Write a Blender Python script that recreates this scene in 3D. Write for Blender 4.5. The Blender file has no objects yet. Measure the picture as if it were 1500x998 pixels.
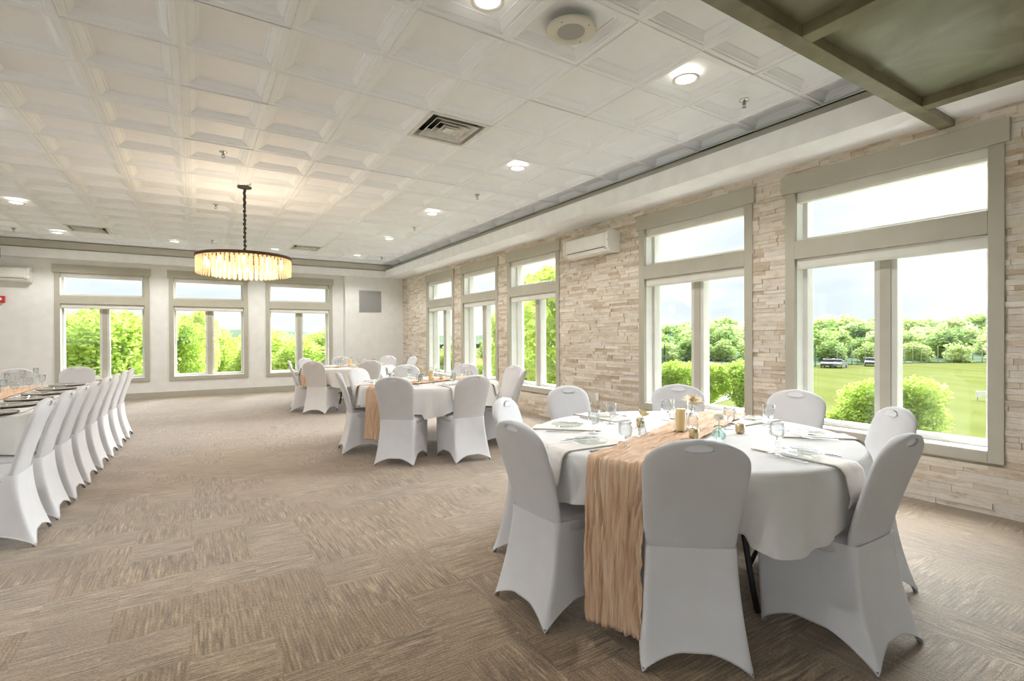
import bpy, bmesh, math, random
from mathutils import Vector, Matrix, noise
PI = math.pi
random.seed(7)
scn = bpy.context.scene
COL = scn.collection

# ------------------------------------------------------------------ helpers
class MB:
    def __init__(s): s.v, s.f, s.sm, s.attr = [], [], [], []
    def add(s, vs, fs, smooth=False, tone=None):
        o = len(s.v); s.v += [tuple(p) for p in vs]
        for f in fs:
            s.f.append(tuple(i + o for i in f)); s.sm.append(smooth); s.attr.append(tone)
        return s
    def box(s, x0, x1, y0, y1, z0, z1, tone=None):
        return s.add([(x0,y0,z0),(x1,y0,z0),(x1,y1,z0),(x0,y1,z0),(x0,y0,z1),(x1,y0,z1),(x1,y1,z1),(x0,y1,z1)],
                     [(0,3,2,1),(4,5,6,7),(0,1,5,4),(1,2,6,5),(2,3,7,6),(3,0,4,7)], False, tone)
    def grid(s, P, closed_u=False, closed_v=False, smooth=True, flip=False):
        n, m = len(P), len(P[0]); vs = [p for r in P for p in r]; fs = []
        for i in range(n if closed_u else n-1):
            for j in range(m if closed_v else m-1):
                a, b, c, d = i*m+j, ((i+1)%n)*m+j, ((i+1)%n)*m+(j+1)%m, i*m+(j+1)%m
                fs.append((a,d,c,b) if flip else (a,b,c,d))
        return s.add(vs, fs, smooth)
    def lathe(s, prof, cx=0, cy=0, n=24, smooth=True, z=0):
        P = [[(cx+r*math.cos(2*PI*k/n), cy+r*math.sin(2*PI*k/n), z+h) for k in range(n)] for r, h in prof]
        return s.grid(P, closed_v=True, smooth=smooth, flip=True)
    def tube(s, pts, r, n=8, cap=True):
        pts = [Vector(p) for p in pts]; rs = r if isinstance(r, (list, tuple)) else [r]*len(pts); P = []
        up = None
        for i, p in enumerate(pts):
            t = (pts[min(i+1, len(pts)-1)] - pts[max(i-1, 0)]).normalized()
            if up is None:
                up = Vector((0,0,1)) if abs(t.z) < .9 else Vector((1,0,0))
            a = t.cross(up).normalized(); b = a.cross(t).normalized(); up = b
            P.append([p + a*rs[i]*math.cos(2*PI*k/n) + b*rs[i]*math.sin(2*PI*k/n) for k in range(n)])
        o = len(s.v); s.grid(P, closed_v=True)
        if cap:
            s.f.append(tuple(o+k for k in range(n))); s.sm.append(False); s.attr.append(None)
            s.f.append(tuple(o+(len(pts)-1)*n+k for k in reversed(range(n)))); s.sm.append(False); s.attr.append(None)
        return s
    def build(s, name, mat, parent=None, loc=None, bevel=0, solid=0):
        me = bpy.data.meshes.new(name)
        me.from_pydata(s.v, [], s.f); me.update()
        me.polygons.foreach_set('use_smooth', s.sm)
        if any(a is not None for a in s.attr):
            at = me.color_attributes.new('tone', 'FLOAT_COLOR', 'CORNER'); k = 0
            for p, a in zip(me.polygons, s.attr):
                a = a if a is not None else (.5,.5,.5)
                for _ in p.vertices:
                    at.data[k].color = (a[0], a[1], a[2], 1); k += 1
        for m in (mat if isinstance(mat, list) else [mat]): me.materials.append(m)
        o = bpy.data.objects.new(name, me); COL.objects.link(o)
        if parent: o.parent = parent
        if loc: o.location = loc
        if solid:
            md = o.modifiers.new('s', 'SOLIDIFY'); md.thickness = solid; md.offset = 0
        if bevel:
            md = o.modifiers.new('b', 'BEVEL'); md.width = bevel; md.segments = 2; md.limit_method = 'ANGLE'
        return o

def thing(name, loc=(0,0,0), rz=0):
    o = bpy.data.objects.new(name, None); COL.objects.link(o); o.location = loc; o.rotation_euler = (0,0,rz)
    o.empty_display_size = .1
    return o
def tag(o, label, cat, group=None, kind=None):
    if label: o['label'] = label
    if cat: o['category'] = cat
    if group: o['group'] = group
    if kind: o['kind'] = kind
    return o
def struct(o): o['kind'] = 'structure'; return o
def dup(o, loc=None, rz=None, parent=None):
    c = o.copy(); COL.objects.link(c)
    if parent: c.parent = parent
    if loc is not None: c.location = loc
    if rz is not None: c.rotation_euler = (0,0,rz)
    for ch in list(o.children): dup(ch, parent=c)
    return c

# ------------------------------------------------------------------ materials
class N:
    def __init__(s, name):
        s.m = bpy.data.materials.new(name); s.m.use_nodes = True; s.t = s.m.node_tree
        s.b = s.t.nodes['Principled BSDF']; s.out = s.t.nodes['Material Output']
    def n(s, typ, **kw):
        x = s.t.nodes.new(typ)
        for k, v in kw.items():
            if k.startswith('_'): x.inputs[k[1:].replace('_', ' ')].default_value = v
            else: setattr(x, k, v)
        return x
    def l(s, a, b): s.t.links.new(a, b)
    def obj(s): return s.n('ShaderNodeTexCoord').outputs['Object']
    def ramp(s, fac, stops, interp='LINEAR'):
        r = s.n('ShaderNodeValToRGB'); r.color_ramp.interpolation = interp
        e = r.color_ramp.elements
        while len(e) < len(stops): e.new(.5)
        for el, (p, c) in zip(e, stops): el.position = p; el.color = (*c, 1) if len(c) == 3 else c
        s.l(fac, r.inputs[0]); return r.outputs[0]
    def bump(s, h, strength=.3, dist=.01):
        b = s.n('ShaderNodeBump'); b.inputs['Strength'].default_value = strength; b.inputs['Distance'].default_value = dist
        s.l(h, b.inputs['Height']); s.l(b.outputs[0], s.b.inputs['Normal']); return b
    def math(s, op, a, b=None):
        x = s.n('ShaderNodeMath', operation=op)
        for i, q in enumerate((a, b)):
            if q is None: continue
            if isinstance(q, (int, float)): x.inputs[i].default_value = q
            else: s.l(q, x.inputs[i])
        return x.outputs[0]
def simple(name, col, rough=.5, metal=0, noise_amt=.04, nscale=6, bump=0, spec=.5):
    m = N(name); m.b.inputs['Roughness'].default_value = rough; m.b.inputs['Metallic'].default_value = metal
    m.b.inputs['Specular IOR Level'].default_value = spec
    nz = m.n('ShaderNodeTexNoise', _Scale=nscale, _Detail=4.0); m.l(m.obj(), nz.inputs['Vector'])
    lo = tuple(max(0, c*(1-noise_amt)) for c in col); hi = tuple(min(1, c*(1+noise_amt)) for c in col)
    m.l(m.ramp(nz.outputs[0], [(.3, lo), (.7, hi)]), m.b.inputs['Base Color'])
    if bump:
        n2 = m.n('ShaderNodeTexNoise', _Scale=nscale*20, _Detail=3.0); m.l(m.obj(), n2.inputs['Vector']); m.bump(n2.outputs[0], bump, .002)
    return m.m

M = {}
M['wall'] = simple('painted wall', (.75,.745,.72), .7, bump=.1)
M['white_trim'] = simple('white paint', (.86,.86,.85), .4)
M['soffit'] = simple('soffit paint', (.88,.885,.89), .7)
M['fascia'] = simple('taupe fascia', (.50,.48,.42), .6)
M['taupe'] = simple('taupe casing paint', (.43,.405,.33), .45)
M['blind'] = simple('roller blind', (.66,.65,.59), .6)
M['sash'] = simple('sash paint', (.60,.59,.54), .4)
M['tile'] = simple('ceiling tile', (.87,.91,.955), .55, noise_amt=.015)
M['black_gap'] = simple('dark plenum', (.05,.05,.05), .9)
M['plastic'] = simple('white plastic', (.80,.79,.74), .35)
M['plastic_dark'] = simple('dark slot', (.06,.06,.06), .5)
M['beige_metal'] = simple('beige metal', (.66,.65,.58), .45)
M['grille'] = simple('grille grey', (.38,.38,.37), .5)
M['vent'] = simple('vent white metal', (.72,.72,.69), .4, noise_amt=.12, nscale=12)
M['chrome'] = simple('brushed steel', (.72,.72,.72), .18, 1)
M['steel'] = simple('cutlery steel', (.36,.36,.37), .28, 1)
M['black_metal'] = simple('black metal', (.02,.02,.022), .45)
M['bronze'] = simple('bronze ring', (.10,.05,.025), .4, .6)
M['rubber'] = simple('grey rubber', (.22,.22,.22), .7)
M['red'] = simple('alarm red', (.55,.03,.03), .4)
M['frame_grey'] = simple('chair frame metal', (.30,.30,.32), .45, .3)
M['wax'] = simple('pillar candle wax', (.86,.62,.28), .5)
M['wax_white'] = simple('taper wax', (.9,.88,.84), .4)
M['gold_glass'] = simple('mercury glass gold', (.62,.48,.28), .3, .35, .35, 60)
M['leaf'] = simple('flower leaf', (.09,.2,.05), .5)
M['petal_cream'] = simple('cream petals', (.93,.82,.55), .6)
M['petal_white'] = simple('white petals', (.93,.90,.82), .6)
M['petal_dahlia'] = simple('pale peach petals', (.95,.82,.62), .6, noise_amt=.1, nscale=30)
M['petal_orange'] = simple('orange flower heart', (.90,.45,.10), .6)
M['napkin'] = simple('ivory napkin', (.70,.655,.60), .8, nscale=30, bump=.2)
M['charger'] = simple('dark charger rim', (.07,.05,.045), .35)
M['charger_top'] = simple('charger woven face', (.36,.31,.26), .6, noise_amt=.3, nscale=120)
M['paper'] = simple('card paper', (.85,.84,.80), .6)
M['tabletop'] = simple('plywood table top', (.35,.27,.18), .5)
M['pole'] = simple('wooden net pole', (.35,.33,.30), .8)
M['concrete'] = simple('pale path', (.20,.19,.17), .9, noise_amt=.1)
M['reflector'] = simple('pale terrace paving', (.74,.71,.68), .8, noise_amt=.06)  # for the added slabs that bounce neutral light indoors
M['car_paint_white'] = simple('white car paint', (.30,.31,.32), .3)
M['car_paint_grey'] = simple('grey car paint', (.07,.08,.09), .3)
M['car_glass'] = simple('dark car glass', (.03,.035,.04), .1)

def fabric(name, col, transl, rough=.85):
    m = N(name); m.b.inputs['Roughness'].default_value = rough; m.b.inputs['Specular IOR Level'].default_value = .2
    m.b.inputs['Base Color'].default_value = (*col, 1)
    nz = m.n('ShaderNodeTexNoise', _Scale=9.0, _Detail=3.0); m.l(m.obj(), nz.inputs['Vector'])
    c = m.ramp(nz.outputs[0], [(.3, tuple(q*.96 for q in col)), (.7, col)]); m.l(c, m.b.inputs['Base Color'])
    w = m.n('ShaderNodeTexNoise', _Scale=400.0, _Detail=1.0); m.l(m.obj(), w.inputs['Vector']); m.bump(w.outputs[0], .08, .001)
    if transl:
        tr = m.n('ShaderNodeBsdfTranslucent'); m.l(c, tr.inputs[0])
        mx = m.n('ShaderNodeMixShader'); mx.inputs[0].default_value = transl
        m.l(m.b.outputs[0], mx.inputs[1]); m.l(tr.outputs[0], mx.inputs[2]); m.l(mx.outputs[0], m.out.inputs[0])
    return m.m
M['spandex'] = fabric('spandex over padding', (.64,.635,.65), 0)  # same cover as the skirt, toned darker to carry the backs' shade
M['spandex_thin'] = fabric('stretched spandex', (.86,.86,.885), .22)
M['cloth'] = fabric('white table linen', (.83,.82,.81), .2)
M['cloth_grey'] = fabric('pale linen', (.85,.84,.81), .15)

# glass for tableware
m = N('clear glass'); m.b.inputs['Base Color'].default_value = (1,1,1,1); m.b.inputs['Roughness'].default_value = .02
m.b.inputs['Transmission Weight'].default_value = 1; m.b.inputs['IOR'].default_value = 1.4
M['glass'] = m.m
def thin_glass(name, tint, refl, rough=.02):
    m = N(name); m.t.nodes.remove(m.b)
    t = m.n('ShaderNodeBsdfTransparent'); t.inputs[0].default_value = (*tint, 1)
    g = m.n('ShaderNodeBsdfGlossy'); g.inputs['Roughness'].default_value = rough
    fr = m.n('ShaderNodeLayerWeight'); fr.inputs[0].default_value = .5
    k = m.math('MINIMUM', m.math('ADD', m.math('MULTIPLY', m.math('POWER', fr.outputs['Facing'], 4.0), refl), .03), .9)
    mx = m.n('ShaderNodeMixShader'); m.l(k, mx.inputs[0]); m.l(t.outputs[0], mx.inputs[1]); m.l(g.outputs[0], mx.inputs[2])
    m.l(mx.outputs[0], m.out.inputs[0]); return m.m
M['pane'] = thin_glass('window glass', (.98,.99,.985), .25)
def ware_glass(name, tint):
    m = N(name); m.t.nodes.remove(m.b)
    t = m.n('ShaderNodeBsdfTransparent'); t.inputs[0].default_value = (*tint, 1)
    g = m.n('ShaderNodeBsdfGlass'); g.inputs['Roughness'].default_value = .0; g.inputs['IOR'].default_value = 1.42; g.inputs[0].default_value = (*tint, 1)
    fr = m.n('ShaderNodeLayerWeight'); fr.inputs[0].default_value = .5
    k = m.math('MINIMUM', m.math('ADD', m.math('MULTIPLY', m.math('POWER', fr.outputs['Facing'], 1.7), .85), .08), .9)
    mx = m.n('ShaderNodeMixShader'); m.l(k, mx.inputs[0]); m.l(t.outputs[0], mx.inputs[1]); m.l(g.outputs[0], mx.inputs[2])
    m.l(mx.outputs[0], m.out.inputs[0]); return m.m
M['ware'] = ware_glass('thin tableware glass', (.95,.96,.965)); M['ware_blue'] = ware_glass('aqua tinted glass', (.88,.95,.94)); M['ware_clear'] = ware_glass('clear plate glass', (.965,.985,.98)); M['ware_thin'] = thin_glass('thin tableware glass', (.97,.975,.975), .6)
# crystal prism
m = N('crystal prism')
m.b.inputs['Base Color'].default_value = (.95,.84,.68,1); m.b.inputs['Roughness'].default_value = .15
t = m.n('ShaderNodeBsdfTransparent'); t.inputs[0].default_value = (.97,.92,.84,1)
tr = m.n('ShaderNodeBsdfTranslucent'); tr.inputs[0].default_value = (.97,.88,.74,1)
m1 = m.n('ShaderNodeMixShader'); m1.inputs[0].default_value = .5; m.l(m.b.outputs[0], m1.inputs[1]); m.l(tr.outputs[0], m1.inputs[2])
m2 = m.n('ShaderNodeMixShader'); m2.inputs[0].default_value = .45; m.l(t.outputs[0], m2.inputs[1]); m.l(m1.outputs[0], m2.inputs[2])
m.l(m2.outputs[0], m.out.inputs[0]); M['crystal'] = m.m
def emis(name, col, st):
    m = N(name); m.b.inputs['Base Color'].default_value = (*col, 1)
    m.b.inputs['Emission Color'].default_value = (*col, 1); m.b.inputs['Emission Strength'].default_value = st
    return m.m
M['lens'] = emis('lit lamp lens', (1,.93,.80), 3.5)
M['bulb'] = emis('warm bulb', (1,.62,.28), 22)

# stone ledger wall
m = N('split face travertine'); a = m.n('ShaderNodeAttribute', attribute_name='tone')
n1 = m.n('ShaderNodeTexNoise', _Scale=9.0, _Detail=8.0, _Roughness=.7); mp = m.n('ShaderNodeMapping'); mp.inputs['Scale'].default_value = (1,1,3.2)
m.l(m.obj(), mp.inputs[0]); m.l(mp.outputs[0], n1.inputs['Vector'])
f = m.ramp(n1.outputs[0], [(.30, (.44,.34,.24)), (.40, (.74,.67,.56)), (.50, (.84,.81,.76)), (.8, (.90,.885,.86))])
mx = m.n('ShaderNodeMixRGB', blend_type='MULTIPLY'); mx.inputs[0].default_value = .85
m.l(a.outputs['Color'], mx.inputs[1]); m.l(f, mx.inputs[2]); m.l(mx.outputs[0], m.b.inputs['Base Color'])
n2 = m.n('ShaderNodeTexNoise', _Scale=45.0, _Detail=6.0, _Roughness=.75); m.l(mp.outputs[0], n2.inputs['Vector']); m.bump(n2.outputs[0], .7, .008)
m.b.inputs['Roughness'].default_value = .85; M['stone'] = m.m

# carpet: square tiles turned a quarter, streaky loop pile
m = N('carpet tile'); co = m.obj()
sp = m.n('ShaderNodeSeparateXYZ'); m.l(co, sp.inputs[0])
T = .305
ds = m.n('ShaderNodeTexNoise', _Scale=14.0, _Detail=2.0); m.l(co, ds.inputs['Vector']); dsx = m.n('ShaderNodeVectorMath', operation='MULTIPLY_ADD'); m.l(ds.outputs['Color'], dsx.inputs[0]); dsx.inputs[1].default_value = (.05,.05,0); m.l(co, dsx.inputs[2]); spd = m.n('ShaderNodeSeparateXYZ'); m.l(dsx.outputs[0], spd.inputs[0])
ix = m.math('FLOOR', m.math('DIVIDE', spd.outputs[0], T)); iy = m.math('FLOOR', m.math('DIVIDE', spd.outputs[1], T))
wn = m.n('ShaderNodeTexWhiteNoise', noise_dimensions='2D'); cb = m.n('ShaderNodeCombineXYZ'); m.l(ix, cb.inputs[0]); m.l(iy, cb.inputs[1]); m.l(cb.outputs[0], wn.inputs['Vector']); par = m.math('GREATER_THAN', wn.outputs['Value'], .5)
c1 = m.n('ShaderNodeCombineXYZ'); m.l(sp.outputs[0], c1.inputs[0]); m.l(sp.outputs[1], c1.inputs[1])
c2 = m.n('ShaderNodeCombineXYZ'); m.l(sp.outputs[1], c2.inputs[0]); m.l(sp.outputs[0], c2.inputs[1])
mxv = m.n('ShaderNodeMixRGB'); m.l(par, mxv.inputs[0]); m.l(c1.outputs[0], mxv.inputs[1]); m.l(c2.outputs[0], mxv.inputs[2])
off = m.n('ShaderNodeVectorMath', operation='ADD'); m.l(mxv.outputs[0], off.inputs[0]); m.l(wn.outputs['Color'], off.inputs[1])
def scaled(sx, sy):
    q = m.n('ShaderNodeMapping'); q.inputs['Scale'].default_value = (sx, sy, 1); m.l(off.outputs[0], q.inputs[0]); return q.outputs[0]
st = m.n('ShaderNodeTexNoise', _Scale=1.0, _Detail=3.0, _Roughness=.55); m.l(scaled(62, 6.0), st.inputs['Vector'])
sp2 = m.n('ShaderNodeTexNoise', _Scale=1.0, _Detail=2.0, _Roughness=.7); m.l(scaled(230, 90), sp2.inputs['Vector'])
big = m.n('ShaderNodeTexNoise', _Scale=1.2, _Detail=2.0); m.l(co, big.inputs['Vector'])
mid = m.n('ShaderNodeTexNoise', _Scale=1.0, _Detail=2.0); m.l(scaled(3.0, 3.0), mid.inputs['Vector'])
w8 = m.math('MULTIPLY', m.math('SUBTRACT', mid.outputs[0], .25), 1.8)
v = m.math('ADD', m.math('MULTIPLY', m.math('SUBTRACT', st.outputs[0], .5), m.math('MULTIPLY', w8, 2.1)), m.math('MULTIPLY', m.math('SUBTRACT', sp2.outputs[0], .5), .95))
rb = m.n('ShaderNodeTexWave', _Scale=1.0, _Distortion=1.2, _Detail=1.0); m.l(scaled(19, .2), rb.inputs['Vector'])
v = m.math('ADD', v, m.math('MULTIPLY', m.math('SUBTRACT', rb.outputs['Fac'], .5), .10))
v = m.math('ADD', m.math('ADD', v, .5), m.math('MULTIPLY', m.math('SUBTRACT', big.outputs[0], .5), .25))
v = m.math('ADD', v, m.math('MULTIPLY', m.math('SUBTRACT', wn.outputs['Value'], .5), .05))
m.l(m.ramp(v, [(.12, (.078,.049,.024)), (.45, (.195,.130,.071)), (.60, (.29,.200,.116)), (.90, (.46,.350,.225))]), m.b.inputs['Base Color'])
m.b.inputs['Roughness'].default_value = .75; m.b.inputs['Sheen Weight'].default_value = .5; m.b.inputs['Sheen Roughness'].default_value = .4
m.bump(v, .6, .006); M['carpet'] = m.m

# dark stained wood, base colour lightened to stand for window reflections
m = N('dark olive stained wood'); n1 = m.n('ShaderNodeTexNoise', _Scale=2.2, _Detail=6.0, _Distortion=1.2); m.l(m.obj(), n1.inputs['Vector'])
m.l(m.ramp(n1.outputs[0], [(.3, (.15,.14,.085)), (.55, (.22,.225,.15)), (.75, (.33,.34,.25))]), m.b.inputs['Base Color'])
m.b.inputs['Roughness'].default_value = .30; m.bump(n1.outputs[0], .08, .01); M['wood'] = m.m
m = N('olive stained beam wood'); n1 = m.n('ShaderNodeTexNoise', _Scale=5.0, _Detail=6.0, _Distortion=.8); m.l(m.obj(), n1.inputs['Vector'])
m.l(m.ramp(n1.outputs[0], [(.3, (.12,.10,.055)), (.7, (.22,.20,.12))]), m.b.inputs['Base Color'])
m.b.inputs['Roughness'].default_value = .35; M['wood_beam'] = m.m

# crinkled gauze
m = N('peach crinkled gauze'); mp = m.n('ShaderNodeMapping'); mp.inputs['Scale'].default_value = (4, 60, 3); m.l(m.n('ShaderNodeTexCoord').outputs['UV'], mp.inputs[0])
n1 = m.n('ShaderNodeTexNoise', _Scale=1.0, _Detail=5.0, _Distortion=1.0, _Roughness=.6); m.l(mp.outputs[0], n1.inputs['Vector'])
m.l(m.ramp(n1.outputs[0], [(.3, (.55,.31,.17)), (.46, (.84,.57,.37)), (.66, (.95,.76,.58))]), m.b.inputs['Base Color'])
m.bump(n1.outputs[0], .8, .01); m.b.inputs['Roughness'].default_value = .85
tr = m.n('ShaderNodeBsdfTranslucent'); tr.inputs[0].default_value = (.85,.58,.38,1)
mx = m.n('ShaderNodeMixShader'); mx.inputs[0].default_value = .2; m.l(m.b.outputs[0], mx.inputs[1]); m.l(tr.outputs[0], mx.inputs[2]); m.l(mx.outputs[0], m.out.inputs[0])
M['gauze'] = m.m

def foliage(name, c_lo, c_mid, c_hi, var=.12):
    m = N(name); oi = m.n('ShaderNodeObjectInfo')
    n1 = m.n('ShaderNodeTexNoise', _Scale=.9, _Detail=3.0); m.l(m.obj(), n1.inputs['Vector'])
    n3 = m.n('ShaderNodeTexWhiteNoise'); g = m.n('ShaderNodeNewGeometry'); m.l(g.outputs['Random Per Island'], n3.inputs['Vector'])
    f = m.math('ADD', m.math('MULTIPLY', n1.outputs[0], .55), m.math('MULTIPLY', g.outputs['Random Per Island'], .35))
    f = m.math('ADD', f, m.math('MULTIPLY', m.math('SUBTRACT', oi.outputs['Random'], .4), var*2.4))
    c = m.ramp(f, [(.2, c_lo), (.48, c_mid), (.8, c_hi)])
    m.l(c, m.b.inputs['Base Color']); m.b.inputs['Roughness'].default_value = .7; m.b.inputs['Specular IOR Level'].default_value = .15
    tr = m.n('ShaderNodeBsdfTranslucent'); m.l(c, tr.inputs[0])
    mx = m.n('ShaderNodeMixShader'); mx.inputs[0].default_value = .5
    m.l(m.b.outputs[0], mx.inputs[1]); m.l(tr.outputs[0], mx.inputs[2]); m.l(mx.outputs[0], m.out.inputs[0]); return m.m
M['fol_lime'] = foliage('spring foliage', (.21,.34,.042), (.47,.60,.115), (.72,.76,.30))
M['fol_forest'] = foliage('woodland foliage', (.19,.29,.08), (.37,.48,.15), (.56,.62,.30), .3)
M['fol_pine'] = foliage('pine foliage', (.06,.14,.06), (.16,.30,.14), (.28,.44,.22))
M['bark'] = simple('bark', (.22,.17,.13), .9, noise_amt=.3)
m = N('mown grass'); n1 = m.n('ShaderNodeTexNoise', _Scale=.06, _Detail=4.0); m.l(m.obj(), n1.inputs['Vector'])
wv = m.n('ShaderNodeTexWave', _Scale=.055, _Distortion=1.5); mp = m.n('ShaderNodeMapping'); mp.inputs['Rotation'].default_value = (0,0,.5); m.l(m.obj(), mp.inputs[0]); m.l(mp.outputs[0], wv.inputs['Vector'])
n4 = m.n('ShaderNodeTexNoise', _Scale=3.0, _Detail=4.0); m.l(m.obj(), n4.inputs['Vector'])
v = m.math('ADD', m.math('ADD', m.math('MULTIPLY', n1.outputs[0], .6), m.math('MULTIPLY', wv.outputs['Fac'], .14)), m.math('MULTIPLY', n4.outputs[0], .25))
m.l(m.ramp(v, [(.3, (.085,.098,.024)), (.5, (.106,.118,.034)), (.7, (.125,.134,.048))]), m.b.inputs['Base Color']); m.b.inputs['Roughness'].default_value = .9; m.b.inputs['Specular IOR Level'].default_value = 0
M['grass'] = m.m
m = N('distant wooded ridge'); n1 = m.n('ShaderNodeTexNoise', _Scale=.05, _Detail=8.0); m.l(m.obj(), n1.inputs['Vector'])
m.l(m.ramp(n1.outputs[0], [(.3, (.085,.125,.080)), (.6, (.115,.155,.105)), (.8, (.145,.18,.125))]), m.b.inputs['Base Color']); m.b.inputs['Roughness'].default_value = 1; m.b.inputs['Specular IOR Level'].default_value = 0  # greens lightened to carry distance haze in the colour
M['ridge'] = m.m

# ------------------------------------------------------------------ camera
H = 1.2968
f_, yaw, pitch, roll = 738.03, .5612, -.0058, -.0043
c_, s_ = math.cos(yaw), math.sin(yaw); cr, sr = math.cos(roll), math.sin(roll); cp, sp_ = math.cos(pitch), math.sin(pitch)
def w3(r, fw, u): return Vector((c_*r + s_*fw, -s_*r + c_*fw, u))
fwd = w3(0, cp, sp_); rgt = w3(cr, -sr*sp_, sr*cp); up = w3(-sr, -cr*sp_, cr*cp)
cam = bpy.data.cameras.new('camera'); co_ = bpy.data.objects.new('camera', cam); COL.objects.link(co_)
mt = Matrix((rgt, up, -fwd)).transposed().to_4x4(); mt.translation = (0,0,H); co_.matrix_world = mt
cam.sensor_width = 36; cam.lens = f_/1500*36; cam.clip_end = 2000; cam.clip_start = .05
scn.camera = co_

# ------------------------------------------------------------------ room
W, D, CZ, SZ = 4.853, 13.536, 3.269, 2.918
XL, YR = -7.2, -4.2                       # left wall, wall behind the camera
WT = .30                                  # outer wall thickness
SX, SY = 4.35, 13.335                     # inner faces of the soffits
WZ0, WZ1 = .376, 2.826

struct(MB().box(XL-.3, W+WT, YR-.3, D+WT, -.25, 0).build('floor', M['carpet']))

WR = [-1.86, .04, 1.94, 3.84, 7.076, 8.97, 10.89]      # right wall windows, centre Y
WR = [-1.86, 1.94, 3.84, 7.076, 8.97, 10.89]
WB = [-5.40, -1.625, .29, 2.232]                        # back wall windows, centre X
OW, OZ0, OZ1 = .69, .46, 2.66                           # half opening, its bottom and top

def wall_boxes(mb, a0, a1, z0, z1, centres, put):
    edges = sorted(centres); cur = a0
    for c in edges:
        put(cur, c-OW, z0, z1); put(c-OW, c+OW, z0, OZ0); put(c-OW, c+OW, OZ1, z1); cur = c+OW
    put(cur, a1, z0, z1)
# stone wall: solid core plus split-face strips
wr = MB()
wall_boxes(wr, YR-.3, D+WT, -.25, 3.4, WR, lambda a, b, z0, z1: wr.box(W+.012, W+WT, a, b, z0, z1, tone=(.55,.47,.38)))
rs = random.Random(3)
pal = [(.80,.73,.645), (.82,.77,.71), (.74,.68,.60), (.68,.59,.49), (.84,.80,.75), (.77,.71,.63), (.62,.53,.43), (.80,.75,.68), (.75,.69,.62), (.80,.75,.70)]
z = 0.0
while z < SZ:
    h = rs.choice([.034,.042,.05,.042]); y = YR + rs.uniform(-.3, 0)
    while y < D:
        L = rs.choice([.10,.16,.22,.3,.38]) * rs.uniform(.8, 1.2)
        y0, y1 = max(y, YR), min(y+L, D)
        segs = [(y0, y1)]
        for c in WR:
            if z+h > WZ0+.02 and z < WZ1-.02:
                ns = []
                for a, b in segs:
                    lo, hi = c-.77, c+.77
                    if b <= lo or a >= hi: ns.append((a, b))
                    else:
                        if a < lo: ns.append((a, lo))
                        if b > hi: ns.append((hi, b))
                segs = ns
        for a, b in segs:
            if b - a < .01 or b < -1: continue
            d = rs.uniform(0, .014); t = rs.choice(pal); k = rs.uniform(.93, 1.08)
            wr.box(W-d, W+.012, a+.0008, b-.0008, z+.0006, z+h-.0006, tone=tuple(min(.95, q*k) for q in t))
        y += L
    z += h
struct(wr.build('wall_right', M['stone']))
# back wall with pier
wb = MB()
wall_boxes(wb, XL, W+.01, -.25, 3.4, WB, lambda a, b, z0, z1: wb.box(a, b, D, D+WT, z0, z1))
wb.box(3.29, W, SY+.004, D, 0, 3.112)
struct(wb.build('wall_back', M['wall']))
# left wall and rear wall (behind the camera): bare openings added for fill light
wl = MB()
for a, b, z0, z1 in ((YR, D, -.25, .4), (YR, D, 2.7, 3.4), (YR, 0, .4, 2.7), (3.6, 4.2, .4, 2.7), (7.8, 8.4, .4, 2.7), (12.0, D, .4, 2.7)):
    wl.box(XL-.3, XL, a, b, z0, z1)
struct(wl.build('wall_left', M['wall']))
wq = MB()
for a, b, z0, z1 in ((XL, W+.3, -.25, .3), (XL, W+.3, 2.8, 3.4), (XL, -6.6, .3, 2.8), (-4.0, -1.6, .3, 2.8), (.9, W+.3, .3, 2.8)):
    wq.box(a, b, YR-.3, YR, z0, z1)
struct(wq.build('wall_rear', M['wall']))

# coffered ceiling, real relief, one mesh
TX0, TY0, T = -.0803, 4.0816, .61
ce = MB(); rings = [(0, 0), (.004, .0), (.007, .006), (.040, .006), (.045, .015), (.058, .015), (.063, .021), (.094, .043), (.102, .043), (.108, .051), (.120, .052)]
CX1, CY1 = 4.555, 13.30
vent_cells = [(3, 0), (3, 12), (-3, 12)]
i0 = math.floor((XL-TX0)/T); i1 = math.ceil((CX1-TX0)/T); j0 = math.floor((YR-TY0)/T); j1 = math.ceil((CY1-TY0)/T)
for i in range(i0, i1):
    for j in range(j0, j1):
        if (i, j) in vent_cells: continue
        x0, y0 = TX0+i*T, TY0+j*T
        x1_, y1_ = min(x0+T, CX1), min(y0+T, CY1)
        X0, Y0 = max(x0, XL), max(y0, YR)
        if x1_-X0 < .28 or y1_-Y0 < .28:
            ce.add([(X0,Y0,CZ),(X0,y1_,CZ),(x1_,y1_,CZ),(x1_,Y0,CZ)], [(0,1,2,3)]); continue
        rr = random.Random(i*100+j); dz = rr.uniform(-.003, .0015)
        P = []
        for ins, zz in rings:
            P.append([(X0+ins,Y0+ins,CZ+zz+dz),(X0+ins,y1_-ins,CZ+zz+dz),(x1_-ins,y1_-ins,CZ+zz+dz),(x1_-ins,Y0+ins,CZ+zz+dz)])
        ce.grid(P, closed_v=True, smooth=False, flip=False)
        n = len(ce.v); ce.f.append((n-4, n-3, n-2, n-1)); ce.sm.append(False); ce.attr.append(None)
ceil_o = struct(ce.build('ceiling', M['tile']))
struct(MB().box(XL-.3, W+WT, YR-.3, D+WT, 3.42, 3.6).build('trim_9', M['black_gap']))

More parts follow.
